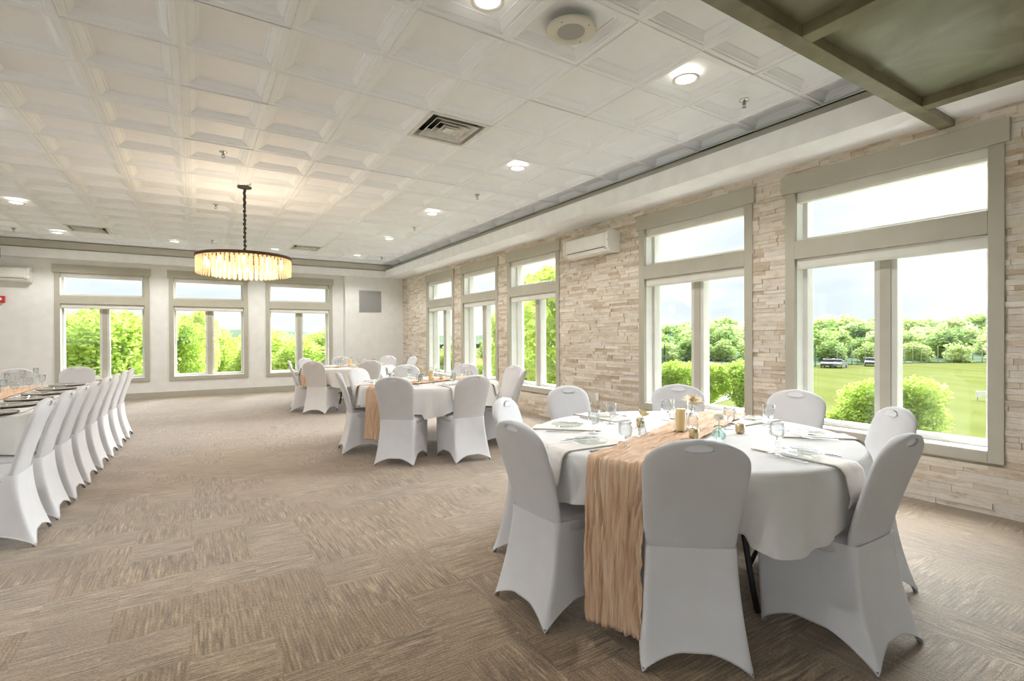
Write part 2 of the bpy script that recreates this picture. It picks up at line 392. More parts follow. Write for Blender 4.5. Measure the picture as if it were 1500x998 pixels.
# soffits (dropped boxes), fascias with shadow gap
so = MB()
so.box(SX+.012, W+.01, YR, SY+.004, SZ, SZ+.012); so.box(SX, SX+.012, YR, SY, SZ, 3.115); so.box(SX+.012, CX1+.02, YR, SY, 3.103, 3.115)
so.box(XL, 3.30, SY+.012, D, SZ, SZ+.012); so.box(XL, SX+.012, SY, SY+.0119, SZ, 3.115); so.box(XL, SX, CY1, SY, 3.103, 3.115)
struct(so.build('trim_1', M['soffit']))
fa = MB(); fa.box(CX1, CX1+.02, YR, CY1, 3.115, 3.255); fa.box(XL, CX1+.02, CY1, CY1+.02, 3.10, 3.255)
struct(fa.build('trim_2', M['fascia']))
# baseboards
struct(MB().box(-4.9+XL*0, 3.29, D-.018, D, 0, .13).build('baseboard_back', M['taupe']))
MBp = MB(); MBp.box(3.275, 3.29, SY, D, 0, .13); MBp.box(3.275, W-.02, SY-.016, SY, 0, .13); struct(MBp.build('baseboard_pier', M['taupe']))

# ------------------------------------------------------------------ windows
def window(name, wall, c):
    """build in a local frame: x along the wall, y outwards, z up"""
    if wall == 'R': root = thing(name, (W, c, 0), -PI/2)
    else: root = thing(name, (c, D, 0), 0)
    root['kind'] = 'structure'
    cs = MB()
    for s in (-1, 1):
        cs.box(*sorted((s*.78, s*OW)), -.022, .02, WZ0, OZ1)
    cs.box(-.81, .81, -.040, .02, OZ1, WZ1); cs.box(-OW, OW, -.022, .02, WZ0, OZ0); cs.box(-OW, OW, -.022, .12, 2.03, 2.20)
    cs.build('casing', M['taupe'], root, bevel=.003)
    jb = MB(); jb.box(-OW-.01, -OW+.002, .02, .29, OZ0, OZ1); jb.box(OW-.002, OW+.01, .02, .29, OZ0, OZ1)
    jb.box(-OW, OW, .02, .29, OZ1-.002, OZ1+.01); jb.box(-OW, OW, -.012, .29, OZ0-.012, OZ0+.006)
    jb.box(-OW, OW, .12, .29, 2.03, 2.20)
    jb.build('jamb', M['white_trim'], root)
    sa = MB()
    def frame(x0, x1, z0, z1, w=.045, y0=.125, y1=.235):
        sa.box(x0, x0+w, y0, y1, z0, z1); sa.box(x1-w, x1, y0, y1, z0, z1)
        sa.box(x0+w, x1-w, y0, y1, z0, z0+w); sa.box(x0+w, x1-w, y0, y1, z1-w, z1)
    frame(-OW, -.0401, OZ0+.006, 2.03); frame(.0401, OW, OZ0+.006, 2.03); frame(-OW, OW, 2.20, OZ1-.002)
    sa.build('sash', M['sash'], root, bevel=.004)
    MB().box(-.04, .04, .115, .245, OZ0+.006, 2.03).build('mullion', M['taupe'], root, bevel=.003)
    for x0, x1, z0, z1 in ((-OW+.04, -.08, OZ0+.04, 1.99), (.08, OW-.04, OZ0+.04, 1.99), (-OW+.04, OW-.04, 2.24, OZ1-.04)):
        MB().box(x0, x1, .20, .204, z0, z1).build('pane', M['pane'], root)
    for z in (2.03, OZ1):
        bl = MB()
        prof = [(.012, 0), (.012, -.075), (.020, -.092), (.075, -.092), (.085, -.075), (.085, 0)]
        bl.grid([[(x, y, z-.002+h) for y, h in prof] for x in (-OW+.008, OW-.008)], closed_v=True, smooth=False)
        n = len(bl.v); k = len(prof)
        bl.f += [tuple(range(n-k, n)), tuple(reversed(range(n-2*k, n-k)))]; bl.sm += [False]*2; bl.attr += [None]*2
        bl.build('roller_blind', M['blind'], root)
    return root
k = 1
for c in WB: window('window_%d' % k, 'B', c); k += 1
for c in WR: window('window_%d' % k, 'R', c); k += 1

# ------------------------------------------------------------------ dropped dark wooden canopy by the camera
cv = MB(); cv.box(-.6, W-.016, -2.6, 1.44, 2.935, 2.95)
struct(cv.build('trim_3', M['wood']))
be = MB(); be.box(-.6, W-.016, 1.435, 1.53, 2.87, 3.24); be.box(-.6, W-.016, -2.7, -2.6, 2.87, 3.24)
for x in (-.34, 1.185, 2.71, 4.235): be.box(x, x+.098, -2.6, 1.435, 2.87, 2.94)
struct(be.build('trim_4', M['wood_beam'], bevel=.003))
struct(MB().box(-6.9, -3.02, 12.7, 12.85, 2.80, 3.0).build('trim_5', M['wood']))

# ------------------------------------------------------------------ ceiling fittings
def downlight(x, y, label):
    t = thing('recessed_light', (x, y, CZ)); tag(t, label, 'ceiling light', 'round recessed downlights in the tiled ceiling')
    MB().lathe([(.100,-.001),(.100,-.006),(.092,-.009),(.078,-.006),(.074,.0)], n=32).build('trim_ring', M['white_trim'], t)
    MB().lathe([(.0,.0015),(.04,-.001),(.074,.0)], n=32).build('lens', M['lens'], t)
    l = bpy.data.lights.new('lamp', 'SPOT'); l.energy = SPOT; l.spot_size = 2.5; l.spot_blend = .5; l.shadow_soft_size = .04; l.color = (1,.98,.955)
    o = bpy.data.objects.new('lamp', l); COL.objects.link(o); o.parent = t; o.location = (0,0,-.06)
    return t
SPOT = 58
for x, y, lb in [
    (3.19, 2.56, 'bright recessed downlight nearest the dark wooden canopy'),
    (3.19, 4.94, 'recessed downlight right of the large square ceiling vent'),
    (3.20, 7.46, 'third recessed downlight from the wooden canopy along the right cornice'),
    (3.27, 9.77, 'fourth recessed downlight from the wooden canopy along the right cornice'),
    (3.27, 12.09, 'recessed downlight closest to the far right ceiling corner'),
    (1.50, 12.17, 'recessed downlight just right of the chandelier near the back wall'),
    (-.34, 12.25, 'recessed downlight left of the chandelier above the middle back window'),
    (-2.17, 9.94, 'recessed downlight at far left of the ceiling, away from back wall'),
    (-2.14, 12.34, 'small recessed downlight near the back wall above the leftmost window'),
    (1.46, 2.574, 'recessed downlight cut by the top edge of the photo'),
    (-1.6, 2.57, 'recessed downlight in the ceiling left of the camera'), (-1.6, 6.2, 'recessed downlight over the long dining table'),
    (-4.6, 2.57, 'recessed downlight by the left wall beside the camera'), (-4.6, 6.2, 'recessed downlight over the left side aisle'),
    (-4.6, 9.9, 'recessed downlight in the back left of the ceiling'),
    (-1.6, -3.3, 'recessed downlight behind the camera'), (-4.6, -1.2, 'recessed downlight in the rear left corner')]:
    downlight(x, y, lb)

def diffuser(i, j, label):
    x, y = TX0+(i+.5)*T, TY0+(j+.5)*T
    t = thing('ceiling_vent', (x, y, CZ)); tag(t, label, 'vent', 'square air diffusers in the ceiling')
    MB().box(-.28, .28, -.28, .28, .12, .13).build('duct_back', M['black_gap'], t)
    mb = MB()
    def ring(r0, z0, r1, z1, mbx):
        P = [[(-r, -r, zz), (-r, r, zz), (r, r, zz), (r, -r, zz)] for r, zz in ((r0, z0), (r1, z1))]
        mbx.grid(P, closed_v=True, smooth=False)
    ring(.304, -.004, .265, -.004, mb); ring(.265, -.004, .255, .06, mb); mb.build('frame', M['vent'], t)
    for r in (.215, .155, .095):
        q = MB(); ring(r, -.006, r-.055, .05, q); ring(r, -.006, r-.004, -.008, q); q.build('louver', M['vent'], t, solid=.003)
    q = MB(); q.add([(-.05,-.05,-.004),(-.05,.05,-.004),(.05,.05,-.004),(.05,-.05,-.004)], [(0,1,2,3)]); ring(.05,-.004,.03,.03,q); q.build('centre_plate', M['vent'], t)
diffuser(3, 0, 'large square ceiling air vent nearest the camera')
diffuser(3, 12, 'square ceiling air vent right of chandelier near back wall')
diffuser(-3, 12, 'square ceiling air vent above the leftmost back window')

t = thing('ceiling_speaker', (2.055, 2.54, CZ)); tag(t, 'round off-white ceiling speaker with grey mesh centre', 'speaker')
MB().lathe([(.162,.0),(.162,-.006),(.152,-.012),(.09,-.014),(.088,-.010)], n=48).build('bezel', M['beige_metal'], t)
MB().lathe([(.0,-.013),(.05,-.013),(.088,-.010)], n=48).build('mesh_grille', M['grille'], t)
for a in range(4): MB().lathe([(0,-.016),(.004,-.016),(.005,-.012)], .125*math.cos(a*PI/2+.4), .125*math.sin(a*PI/2+.4), 8).build('screw', M['chrome'], t)

sprk = None
for x, y, lb in [(.262, 6.11, 'sprinkler head in the ceiling in front of the chandelier chain'), (.266, 8.55, 'sprinkler head just behind the chandelier chain'),
    (.30, 11.71, 'sprinkler head with white cup beside chandelier, near back wall'), (3.879, 2.526, 'large chrome sprinkler head nearest the wooden canopy'),
    (3.298, 6.13, 'sprinkler head in the right part of the ceiling, halfway down the room'), (3.315, 8.52, 'second sprinkler head behind the halfway one on the right'),
    (3.858, 12.09, 'tiny sprinkler head in far right ceiling corner'), (-2.70, 12.2, 'tiny sprinkler head at far left by the cornice')]:
    if sprk is None:
        t = thing('sprinkler_head', (x, y, CZ)); sprk = t
        MB().lathe([(.0,.0),(.040,.0),(.038,-.008),(.018,-.012),(.0,-.012)], n=20).build('escutcheon', M['chrome'], t)
        MB().lathe([(.012,-.012),(.012,-.032),(.016,-.034),(.010,-.040)], n=12).build('body', M['steel'], t)
        q = MB(); q.tube([(.012,0,-.036),(.016,0,-.05),(.004,0,-.064)], .003, 6); q.tube([(-.012,0,-.036),(-.016,0,-.05),(-.004,0,-.064)], .003, 6); q.build('yoke', M['steel'], t)
        MB().lathe([(.0,-.064),(.016,-.064),(.017,-.067),(.0,-.068)], n=12).build('deflector', M['steel'], t)
    else: t = dup(sprk, (x, y, CZ))
    tag(t, lb, 'sprinkler', 'fire sprinkler heads in the ceiling')

# ------------------------------------------------------------------ chandelier
CXc, CYc, ZT = .555, 7.405, 2.365
ch = thing('chandelier', (CXc, CYc, 0)); tag(ch, 'round drum chandelier of glowing crystal prisms on a black covered chain', 'chandelier')
MB().lathe([(0,CZ),(.085,CZ),(.085,CZ-.012),(.05,CZ-.022),(.02,CZ-.03),(0,CZ-.03)], n=28).build('ceiling_plate', M['black_metal'], ch)
pts = []; rr = []
n = 60
for i in range(n+1):
    z = CZ-.02 - (CZ-.02-ZT-.03)*i/n; pts.append((.004*math.sin(i*1.1), .004*math.cos(i*1.7), z)); rr.append(.017 if i < 18 else .015+.006*math.sin(i*1.6))
MB().tube(pts, rr, 8).build('chain_sleeve', M['black_metal'], ch)
R = .555
MB().lathe([(R,ZT),(R+.008,ZT),(R+.008,ZT-.035),(R-.004,ZT-.035),(R-.01,ZT)], n=72).build('top_ring', M['bronze'], ch)
q = MB()
for a in range(4):
    c, s = math.cos(a*PI/4), math.sin(a*PI/4); q.tube([(-R*c,-R*s,ZT-.008),(R*c,R*s,ZT-.008)], .008, 6)
q.lathe([(0,ZT+.035),(.05,ZT+.03),(.06,ZT-.012),(0,ZT-.012)], n=16); q.lathe([(.36,ZT-.004),(.38,ZT-.004),(.38,ZT-.02),(.36,ZT-.02)], n=48)
q.build('frame', M['bronze'], ch)
cm = None
for ringR, cnt, ln in ((R-.006, 66, .205), (.37, 34, .235)):
    cm = None
    for k in range(cnt):
        a = 2*PI*k/cnt
        if cm is None:
            b = MB(); w = ringR*PI/cnt*.68; zt = ZT-.036
            b.grid([[(-.006,-w,zz),(.006,-w*.5,zz),(.006,w*.5,zz),(-.006,w,zz),(-.002,0,zz)] for zz in (zt, zt-ln+.02)] + [[(-.001,-w*.3,zt-ln),(.001,-w*.2,zt-ln),(.001,w*.2,zt-ln),(-.001,w*.3,zt-ln),(0,0,zt-ln)]], closed_v=True, smooth=False)
            o = b.build('crystal', M['crystal'], ch); cm = o
        else:
            o = cm.copy(); COL.objects.link(o)
        o.location = (ringR*math.cos(a), ringR*math.sin(a), 0); o.rotation_euler = (0,0,a)
for k in range(10):
    a = 2*PI*k/10+.2; x, y = .45*math.cos(a), .45*math.sin(a)
    b = MB().lathe([(0,ZT-.05),(.010,ZT-.05),(.012,ZT-.08),(.018,ZT-.10),(.014,ZT-.13),(0,ZT-.145)], x, y, 12).build('bulb', M['bulb'], ch)
l = bpy.data.lights.new('lamp', 'POINT'); l.energy = 30; l.color = (1,.80,.58); l.shadow_soft_size = .3
o = bpy.data.objects.new('lamp', l); COL.objects.link(o); o.parent = ch; o.location = (0,0,ZT-.12)

# ------------------------------------------------------------------ wall fittings
def split_ac(loc, rz, label):
    t = thing('air_conditioner', loc, rz); tag(t, label, 'air conditioner')
    prof = [(0,.0),(.0,.27),(.13,.28),(.195,.262),(.205,.22),(.205,.07),(.17,.012),(.12,-.008),(0,0)]
    def shell(x0, x1, g=0):
        b = MB(); pr = [(y*(1+g), z) for y, z in prof[:-1]]; k = len(pr)
        b.grid([[(x, -y, z) for y, z in pr] for x in (x0, x1)], closed_v=True, smooth=False)
        b.f += [tuple(range(k, 2*k)), tuple(reversed(range(k)))]; b.sm += [False]*2; b.attr += [None]*2
        return b
    shell(-.44, .44).build('body', M['plastic'], t, bevel=.006)
    shell(.44, .475, .03).build('end_cap', M['plastic'], t, bevel=.008); shell(-.475, -.44, .03).build('end_cap', M['plastic'], t, bevel=.008)
    MB().box(-.40, .40, -.214, -.207, .085, .25).build('front_panel', M['plastic'], t, bevel=.003)
    MB().box(-.40, .40, -.208, -.15, .058, .066).build('air_slot', M['plastic_dark'], t)
    MB().box(.455, .470, -.216, -.211, .14, .155).build('indicator', M['grille'], t); MB().box(.40, .43, -.209, -.206, .03, .05).build('sensor_window', M['grille'], t)
    return t
split_ac((W-.015, 5.44, 2.445), -PI/2, 'white wall-mounted air conditioner on the stone wall between windows')
split_ac((-3.20, D, 2.43), 0, 'white wall-mounted air conditioner on plain wall at left edge of photo')

t = thing('return_air_grille', (3.94, SY, 2.27)); tag(t, 'square grey louvred air grille high on the white wall', 'vent')
MB().box(-.295, .295, -.012, 0, -.285, .285).build('frame', M['grille'], t, bevel=.002)
q = MB()
for k in range(26):
    z = -.265 + k*.0206; q.add([(-.275,-.014,z),(.275,-.014,z),(.275,-.020,z+.013),(-.275,-.020,z+.013)], [(0,1,2,3)])
q.build('louvres', M['grille'], t)
t = thing('fire_alarm', (-3.19, D, 2.08)); tag(t, 'red fire alarm strobe on the wall at left edge', 'fire alarm')
MB().box(-.07, .07, -.05, 0, -.065, .065).build('housing', M['red'], t, bevel=.006)
MB().box(-.03, .03, -.062, -.05, -.02, .03).build('strobe_lens', M['plastic'], t, bevel=.004)
t = thing('wall_outlet', (W-.016, 5.42, .45), -PI/2); tag(t, 'small white electrical outlet low on the stone wall', 'outlet')
MB().box(-.036, .036, -.008, 0, -.058, .058).build('cover_plate', M['plastic'], t, bevel=.002)
for z in (-.024, .024): MB().box(-.016, .016, -.011, -.008, z-.014, z+.014).build('socket', M['white_trim'], t, bevel=.002)

# ------------------------------------------------------------------ chair
def lerp(a, b, t): return a+(b-a)*t
def interp(tab, x):
    for (x0, y0), (x1, y1) in zip(tab, tab[1:]):
        if x <= x1: return lerp(y0, y1, max(0, (x-x0)/(x1-x0)))
    return tab[-1][1]
HW = [(.40,.172),(.46,.180),(.60,.192),(.74,.203),(.79,.2045),(.82,.200),(.84,.190),(.858,.174),(.872,.155),(.884,.130),(.893,.106),(.901,.076),(.907,.044),(.910,.0)]
YB = [(.38,.108),(.45,.100),(.50,.089),(.55,.076),(.60,.062),(.65,.047),(.70,.031),(.75,.014),(.80,-.003),(.85,-.019),(.91,-.036)]
def chair_proto():
    root = thing('banquet_chair', (0,0,0))
    # padded backrest under the cover
    bk = MB(); nz, nx = 34, 20; F, Bk = [], []
    for i in range(nz+1):
        t = i/nz; z = .40+.51*(1-(1-t)**1.6) if True else 0
        hw = max(interp(HW, z), .004); rowF, rowB = [], []
        for j in range(nx+1):
            u = -1+2*j/nx; u2 = math.sin(u*PI/2); x = hw*u2
            edge = (1-abs(u2)**6)**.5
            topf = min(1, max(0, (.912-z)/.018))**.5
            th = .021*edge*topf
            yb = interp(YB, z)+.024
            bow = .010*(1-u2*u2)                # back slightly dished
            rowB.append((x, yb-th-bow*.6*edge, z)); rowF.append((x, yb+th*1.25-bow*.2, z))
        F.append(rowF); Bk.append(rowB)
    P = [Bk[i]+list(reversed(F[i])) for i in range(nz+1)]
    bk.grid(P, closed_v=True)
    k = len(P[0]); bk.f += [tuple(reversed(range(k))), tuple(range(nz*k, nz*k+k))]; bk.sm += [False]*2; bk.attr += [None]*2
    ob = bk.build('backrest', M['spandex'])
    bm = bmesh.new(); bm.from_mesh(ob.data); bmesh.ops.remove_doubles(bm, verts=bm.verts, dist=.0004); bmesh.ops.recalc_face_normals(bm, faces=bm.faces); bm.to_mesh(ob.data); bm.free()
    # hand hold cut through
    hc = MB(); ring = []
    for k in range(28):
        a = 2*PI*k/28; ca, sa = math.cos(a), math.sin(a)
        ring.append((.055*abs(ca)**.8*(1 if ca > 0 else -1), .0125*sa + (.008*(1-abs(ca)**2) if sa > 0 else 0)))
    hc.grid([[(x, y, .872+z) for x, z in ring] for y in (-.08, .12)], closed_v=True, smooth=False)
    hc.f += [tuple(range(28, 56)), tuple(reversed(range(28)))]; hc.sm += [False]*2; hc.attr += [None]*2
    cut = hc.build('cutter', M['spandex'])
    bm = bmesh.new(); bm.from_mesh(cut.data); bmesh.ops.recalc_face_normals(bm, faces=bm.faces); bm.to_mesh(cut.data); bm.free()
    md = ob.modifiers.new('h', 'BOOLEAN'); md.object = cut; md.operation = 'DIFFERENCE'; md.solver = 'EXACT'
    dg = bpy.context.evaluated_depsgraph_get(); me = bpy.data.meshes.new_from_object(ob.evaluated_get(dg)); me.name = 'backrest'
    ob.modifiers.clear(); old = ob.data; ob.data = me
    me.polygons.foreach_set('use_smooth', [True]*len(me.polygons))
    try: me.set_sharp_from_angle(angle=.7)
    except Exception: pass
    bpy.data.objects.remove(cut); ob.parent = root
    # cover stretched over the hand hold
    hh = MB()
    for y in (-.0205, .027):
        n0 = len(hh.v)
        hh.add([(0, y+(.003 if y < .01 else -.003)+.0, .874)]+[(x*1.02, y+.0035-(z)*.25, .872+z*1.02) for x, z in ring], [(0, 1+k, 1+(k+1) % 28) for k in range(28)], True)
    hh.build('hand_hold', M['spandex_thin'], root)
    # seat cushion
    se = MB(); P = []
    for zz, ins in ((.398,.020),(.404,.004),(.425,.0),(.447,.002),(.462,.014),(.470,.034),(.476,.08),(.479,.14)):
        row = []; hx, y0, y1, r = .210-ins, .128+ins*.2, .515-ins, .05
        for q, (cx, cy) in enumerate(((hx-r, y1-r), (-hx+r, y1-r), (-hx+r, y0+r), (hx-r, y0+r))):
            for s in range(5):
                a = PI/2*q + PI/2*s/4; X_, Y_ = cx+r*math.cos(a), cy+r*math.sin(a); row.append((X_*lerp(.87, 1, (Y_-.128)/.387), Y_, zz))
        P.append(row)
    se.grid(P, closed_v=True, flip=True); k = len(P[0]); se.f += [tuple(range(7*k, 8*k)), tuple(reversed(range(k)))]; se.sm += [True, False]; se.attr += [None]*2
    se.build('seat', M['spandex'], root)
    # stretched skirt, arched hems, leg pockets
    sk = MB(); NL = 16; cols = []
    top = [(-.179,.0965), (.179,.0965), (.213,.508), (-.213,.508)]; bot = [(-.212,.0), (.212,.0), (.216,.478), (-.216,.478)]
    arch = [.068, .092, .080, .092]
    def corner(k, t):      # t 0 top 1 bottom
        x = lerp(top[k][0], bot[k][0], t**1.15 if k < 2 else t); y = lerp(top[k][1], bot[k][1], t**1.25 if k < 2 else t)
        if k < 2: y += .010*math.sin(PI*t)
        return x, y
    for side in range(4):
        k0, k1 = side, (side+1) % 4; ns = 22
        for j in range(ns):
            s = j/ns; cols.append((side, k0, k1, s))
    P = []
    for i in range(NL+1):
        row = []
        for side, k0, k1, s in cols:
            e = math.sin(PI*s); zb = .004+arch[side]*min(1, e*1.12)**.75
            z = lerp(.456, zb, i/NL); t = max(0, 1-(z)/.456)
            (xa, ya), (xb, yb) = corner(k0, t), corner(k1, t)
            ss = s; x = lerp(xa, xb, ss); y = lerp(ya, yb, ss)
            bow = .020*math.sin(PI*s)**.8*math.sin(PI*min(1, t*1.0))*1.0      # sheets pull inwards between the legs
            cx, cy = 0, .25; dx, dy = cx-x, cy-y; L = math.hypot(dx, dy)
            nx_, ny_ = [(0,1), (-1,0), (0,-1), (1,0)][side]
            x += nx_*bow; y += ny_*bow
            if side == 0: y -= .0075*(1-(2*s-1)**2)*(1-t)**3
            # round the corners
            r = .010; ed = min(s, 1-s)
            if ed < .03: x += dx/L*r*(1-ed/.03); y += dy/L*r*(1-ed/.03)
            row.append((x, y, z))
        P.append(row)
    sk.grid(P, closed_v=True, flip=True)
    # rear upper sheet joining skirt to the backrest bottom
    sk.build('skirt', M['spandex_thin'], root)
    hm = MB(); hm.tube(P[-1]+[P[-1][0]], .0032, 5, cap=False); hm.build('hem', M['spandex'], root)
    for k in range(4):
        x0, y0 = corner(k, .12); x1, y1 = corner(k, .97); sx = 1 if x0 > 0 else -1; sy = 1 if k < 2 else -1
        lg = MB().tube([(x0-sx*.030, y0+sy*.028, .40), ((x0+x1)/2-sx*.028, (y0+y1)/2+sy*.026+(.010 if k < 2 else 0), .21), (x1-sx*.016, y1+sy*.016, .012)], .0095, 8).build('leg', M['frame_grey'], root)
        MB().lathe([(0,0),(.009,0),(.010,.010),(.008,.018)], x1-sx*.013, y1+sy*.013, 10).build('foot_cap', M['rubber'], lg)
    return root
CH = chair_proto(); used = [False]
def chair(x, y, deg, label, group, dz=0):
    # origin = middle between the rear feet, facing direction deg
    rz = math.radians(deg-90)
    if not used[0]: CH.location = (x, y, dz); CH.rotation_euler = (0,0,rz); o = CH; used[0] = True
    else: o = dup(CH, (x, y, dz), rz)
    CHAIRS.append((x, y, math.radians(deg)))
    return tag(o, label, 'chair', group)

# ------------------------------------------------------------------ table pieces
TZ = .757
def round_table(cx, cy, label, rot=0, legs=True):
    t = thing('round_table', (cx, cy, 0), rot); tag(t, label, 'table', 'round banquet tables')
    MB().lathe([(0,TZ),(.833,TZ),(.838,TZ-.008),(.833,TZ-.02),(0,TZ-.02)], n=64).build('tabletop', M['tabletop'], t)
    for s in (-1, 1):
        for q in (-1, 1):
            MB().tube([(q*.28, s*.30, TZ-.02), (q*.28, s*.40, .10), (q*.28, s*.42, .004)], .014, 8).build('leg', M['black_metal'], t)
        MB().tube([(-.28, s*.385, .22), (.28, s*.385, .22)], .011, 8).build('crossbar', M['black_metal'], t)
        MB().tube([(0, s*.375, .28), (0, s*.05, TZ-.04)], .009, 8).build('brace', M['black_metal'], t)
    return t
def cloth_round(cx, cy, label, th0, seed, flats=(), R=.845):
    rg = random.Random(seed); mb = MB(); n = 220; rows = []
    top = TZ+.003
    prof = [(0,0), (.15,0), (.4,0), (.6,0), (.75,0), (.815,0), (.835,-.001), (.846,-.006), (.852,-.016)]
    for r, dz in prof:
        rows.append([(cx+r*math.cos(2*PI*k/n), cy+r*math.sin(2*PI*k/n), top+dz) for k in range(n)])
    ph = [rg.uniform(0, 6.28) for _ in range(4)]
    for i in range(1, 15):
        t = i/14; row = []
        for k in range(n):
            a = 2*PI*k/n
            drop = .262+.055*math.cos(4*(a-th0))+.008*math.sin(9*a+ph[0])
            fold = (.45+.55*max(0, math.cos(4*(a-th0)))**1.0)
            w = math.sin(24*a+ph[1]+1.1*math.sin(3*a))*.55+math.sin(41*a+ph[2]+.9*math.sin(5*a))*.3+math.sin(4*(a-th0))*0
            w = w*abs(w)**.2
            fl = 1
            for fa_, fw in flats:
                dd = abs((a-fa_+PI) % (2*PI)-PI); fl = min(fl, max(0, (dd-fw)/.08))
            r = .854+(.012+.022*fl)*t**.8+.048*w*t**1.1*fold*fl
            row.append(press((cx+r*math.cos(a), cy+r*math.sin(a), top-.016-(drop-.016)*t)))
        rows.append(row)
    mb.grid(rows, closed_v=True, flip=True)
    o = mb.build('tablecloth', M['cloth']); tag(o, label, 'tablecloth', 'white cloths on the round tables'); return o
CHAIRS = []
def press(p):
    # linen gives way where a chair back or seat presses against it
    x, y, z = p
    for cx, cy, ca in CHAIRS:
        fx, fy = math.cos(ca), math.sin(ca); dx, dy = x-cx, y-cy
        ly = dx*fx+dy*fy; lx = dx*fy-dy*fx
        if abs(lx) < .30 and -.15 < ly < .60:
            yf = interp(YB, max(.40, z))+.066
            if z < .48: yf = .18
            soft = 1 if abs(lx) < .215 else max(0, 1-(abs(lx)-.215)/.085)
            if ly < yf: k = (yf-ly)*soft; x += fx*k; y += fy*k; ly += k
            if abs(lx) < .235 and 0 < ly < .54 and z < .492: z = .492+(.48-z)*.04
    return (x, y, z)
def rad(cx, cy, a, r): return cx+r*math.cos(a), cy+r*math.sin(a)

def edge_drape(cx, cy, ang, half, r_in, drop, off=0, R=.853, crinkle=0, seed=0, z0=None, nu=0, flare=.03, hemz=None):
    """strip lying on a round table along direction ang, then falling over the edge"""
    z0 = (TZ+.006) if z0 is None else z0
    rg = random.Random(seed); nu = nu or 14; P = []; UV = []
    d = Vector((math.cos(ang), math.sin(ang), 0)); nrm = Vector((-math.sin(ang), math.cos(ang), 0)); c = Vector((cx, cy, 0))
    steps = []
    return d, nrm, c
def napkin(cx, cy, ang, label, group, R=.862, half=.072, drop=.17, r_in=.46, thick=.0):
    d = Vector((math.cos(ang), math.sin(ang), 0)); nn = Vector((-d.y, d.x, 0)); c = Vector((cx, cy, 0)); P = []
    nu = 10; rg = random.Random(int(ang*100)+7)
    ps = rg.uniform(0, 6); sk = rg.uniform(-.05, .05)
    for i in range(26):
        row = []
        for j in range(nu+1):
            u = -half+2*half*j/nu
            rim = math.sqrt(max(.01, R*R-u*u))
            s = i/25; L = (rim-r_in)+drop*(1+.10*math.sin(u*20+ps)+u*sk*10)
            q = s*L
            if q < rim-r_in-.012: p = c+d*(r_in+q)+nn*u; z = TZ+.0075
            else:
                o = q-(rim-r_in-.012)
                if o < .02: aa = o/.02*PI/2; p = c+d*(rim-.012+.014*math.sin(aa))+nn*u; z = TZ+.0075-.014*(1-math.cos(aa))
                else:
                    h = o-.02; p = c+d*(rim+.004+.18*h+.006*math.sin(u*45+ps)*min(1, h*9))+nn*u*(1-.12*min(1, h/.17)); z = TZ-.0065-h; p = p+d*.012
            row.append((p.x, p.y, z))
        P.append(row)
    P = [[press(p) for p in r] for r in P]
    o = MB().grid(P).build('napkin', M['napkin'], solid=.004); tag(o, label, 'napkin', group); return o

def runner(cx, cy, ang, half, label, seed, hem=(.07, .10), R=.872):
    d = Vector((math.cos(ang), math.sin(ang), 0)); nn = Vector((-d.y, d.x, 0)); c = Vector((cx, cy, 0))
    nu = 64; P = []; uvs = []
    L1 = R+TZ-hem[0]; L0 = R+TZ-hem[1]; ns = 170
    for i in range(ns+1):
        q = -L0+(L0+L1)*i/ns; row = []; uv = []
        for j in range(nu+1):
            u0 = -1+2*j/nu
            edge = .012*noise.noise(Vector((q*9, seed, 0)))+.006*noise.noise(Vector((q*30, seed+3, 0)))
            u = u0*half+edge*u0
            sg = 1 if q >= 0 else -1; aq = abs(q)
            rim = math.sqrt(R*R-u*u)-.01
            wr = noise.noise(Vector((u*75+noise.noise(Vector((q*4, u*10, seed)))*2.4, q*3.2, seed)))
            wr2 = noise.noise(Vector((u*150, q*14, seed+9)))
            if aq < rim:
                lump = .012*(wr+.5*wr2)+.004*noise.noise(Vector((u*30, q*30, seed+5)))
                p = c+d*q+nn*u; z = TZ+.015+lump
            else:
                o = aq-rim; hang = max(0, o-.03); k = min(1, o/.03)
                out = .018*math.sin(k*PI/2)+.03*min(1, hang/.3)
                p = c+d*sg*(rim+out+(.020*wr+.009*wr2)*min(1, .4+hang*4))+nn*u*(1-.10*min(1, hang/.6)+.03*math.sin(hang*7+u0*2))
                z = TZ+.015-.028*(1-math.cos(k*PI/2))-hang
                if i in (0, ns): z += .016*noise.noise(Vector((u*60, 0, seed)))
                z = max(z, .012)
            row.append((p.x, p.y, z)); uv.append((q, u0))
        P.append(row); uvs.append(uv)
    o = MB().grid(P).build('table_runner', M['gauze'], solid=.0022)
    lay = o.data.uv_layers.new(name='UVMap'); fl = [w for r in uvs for w in r]
    for lp in o.data.loops: q, u0 = fl[lp.vertex_index]; lay.data[lp.index].uv = (q, u0*half*2)
    return tag(o, label, 'table runner', 'peach gauze runners')

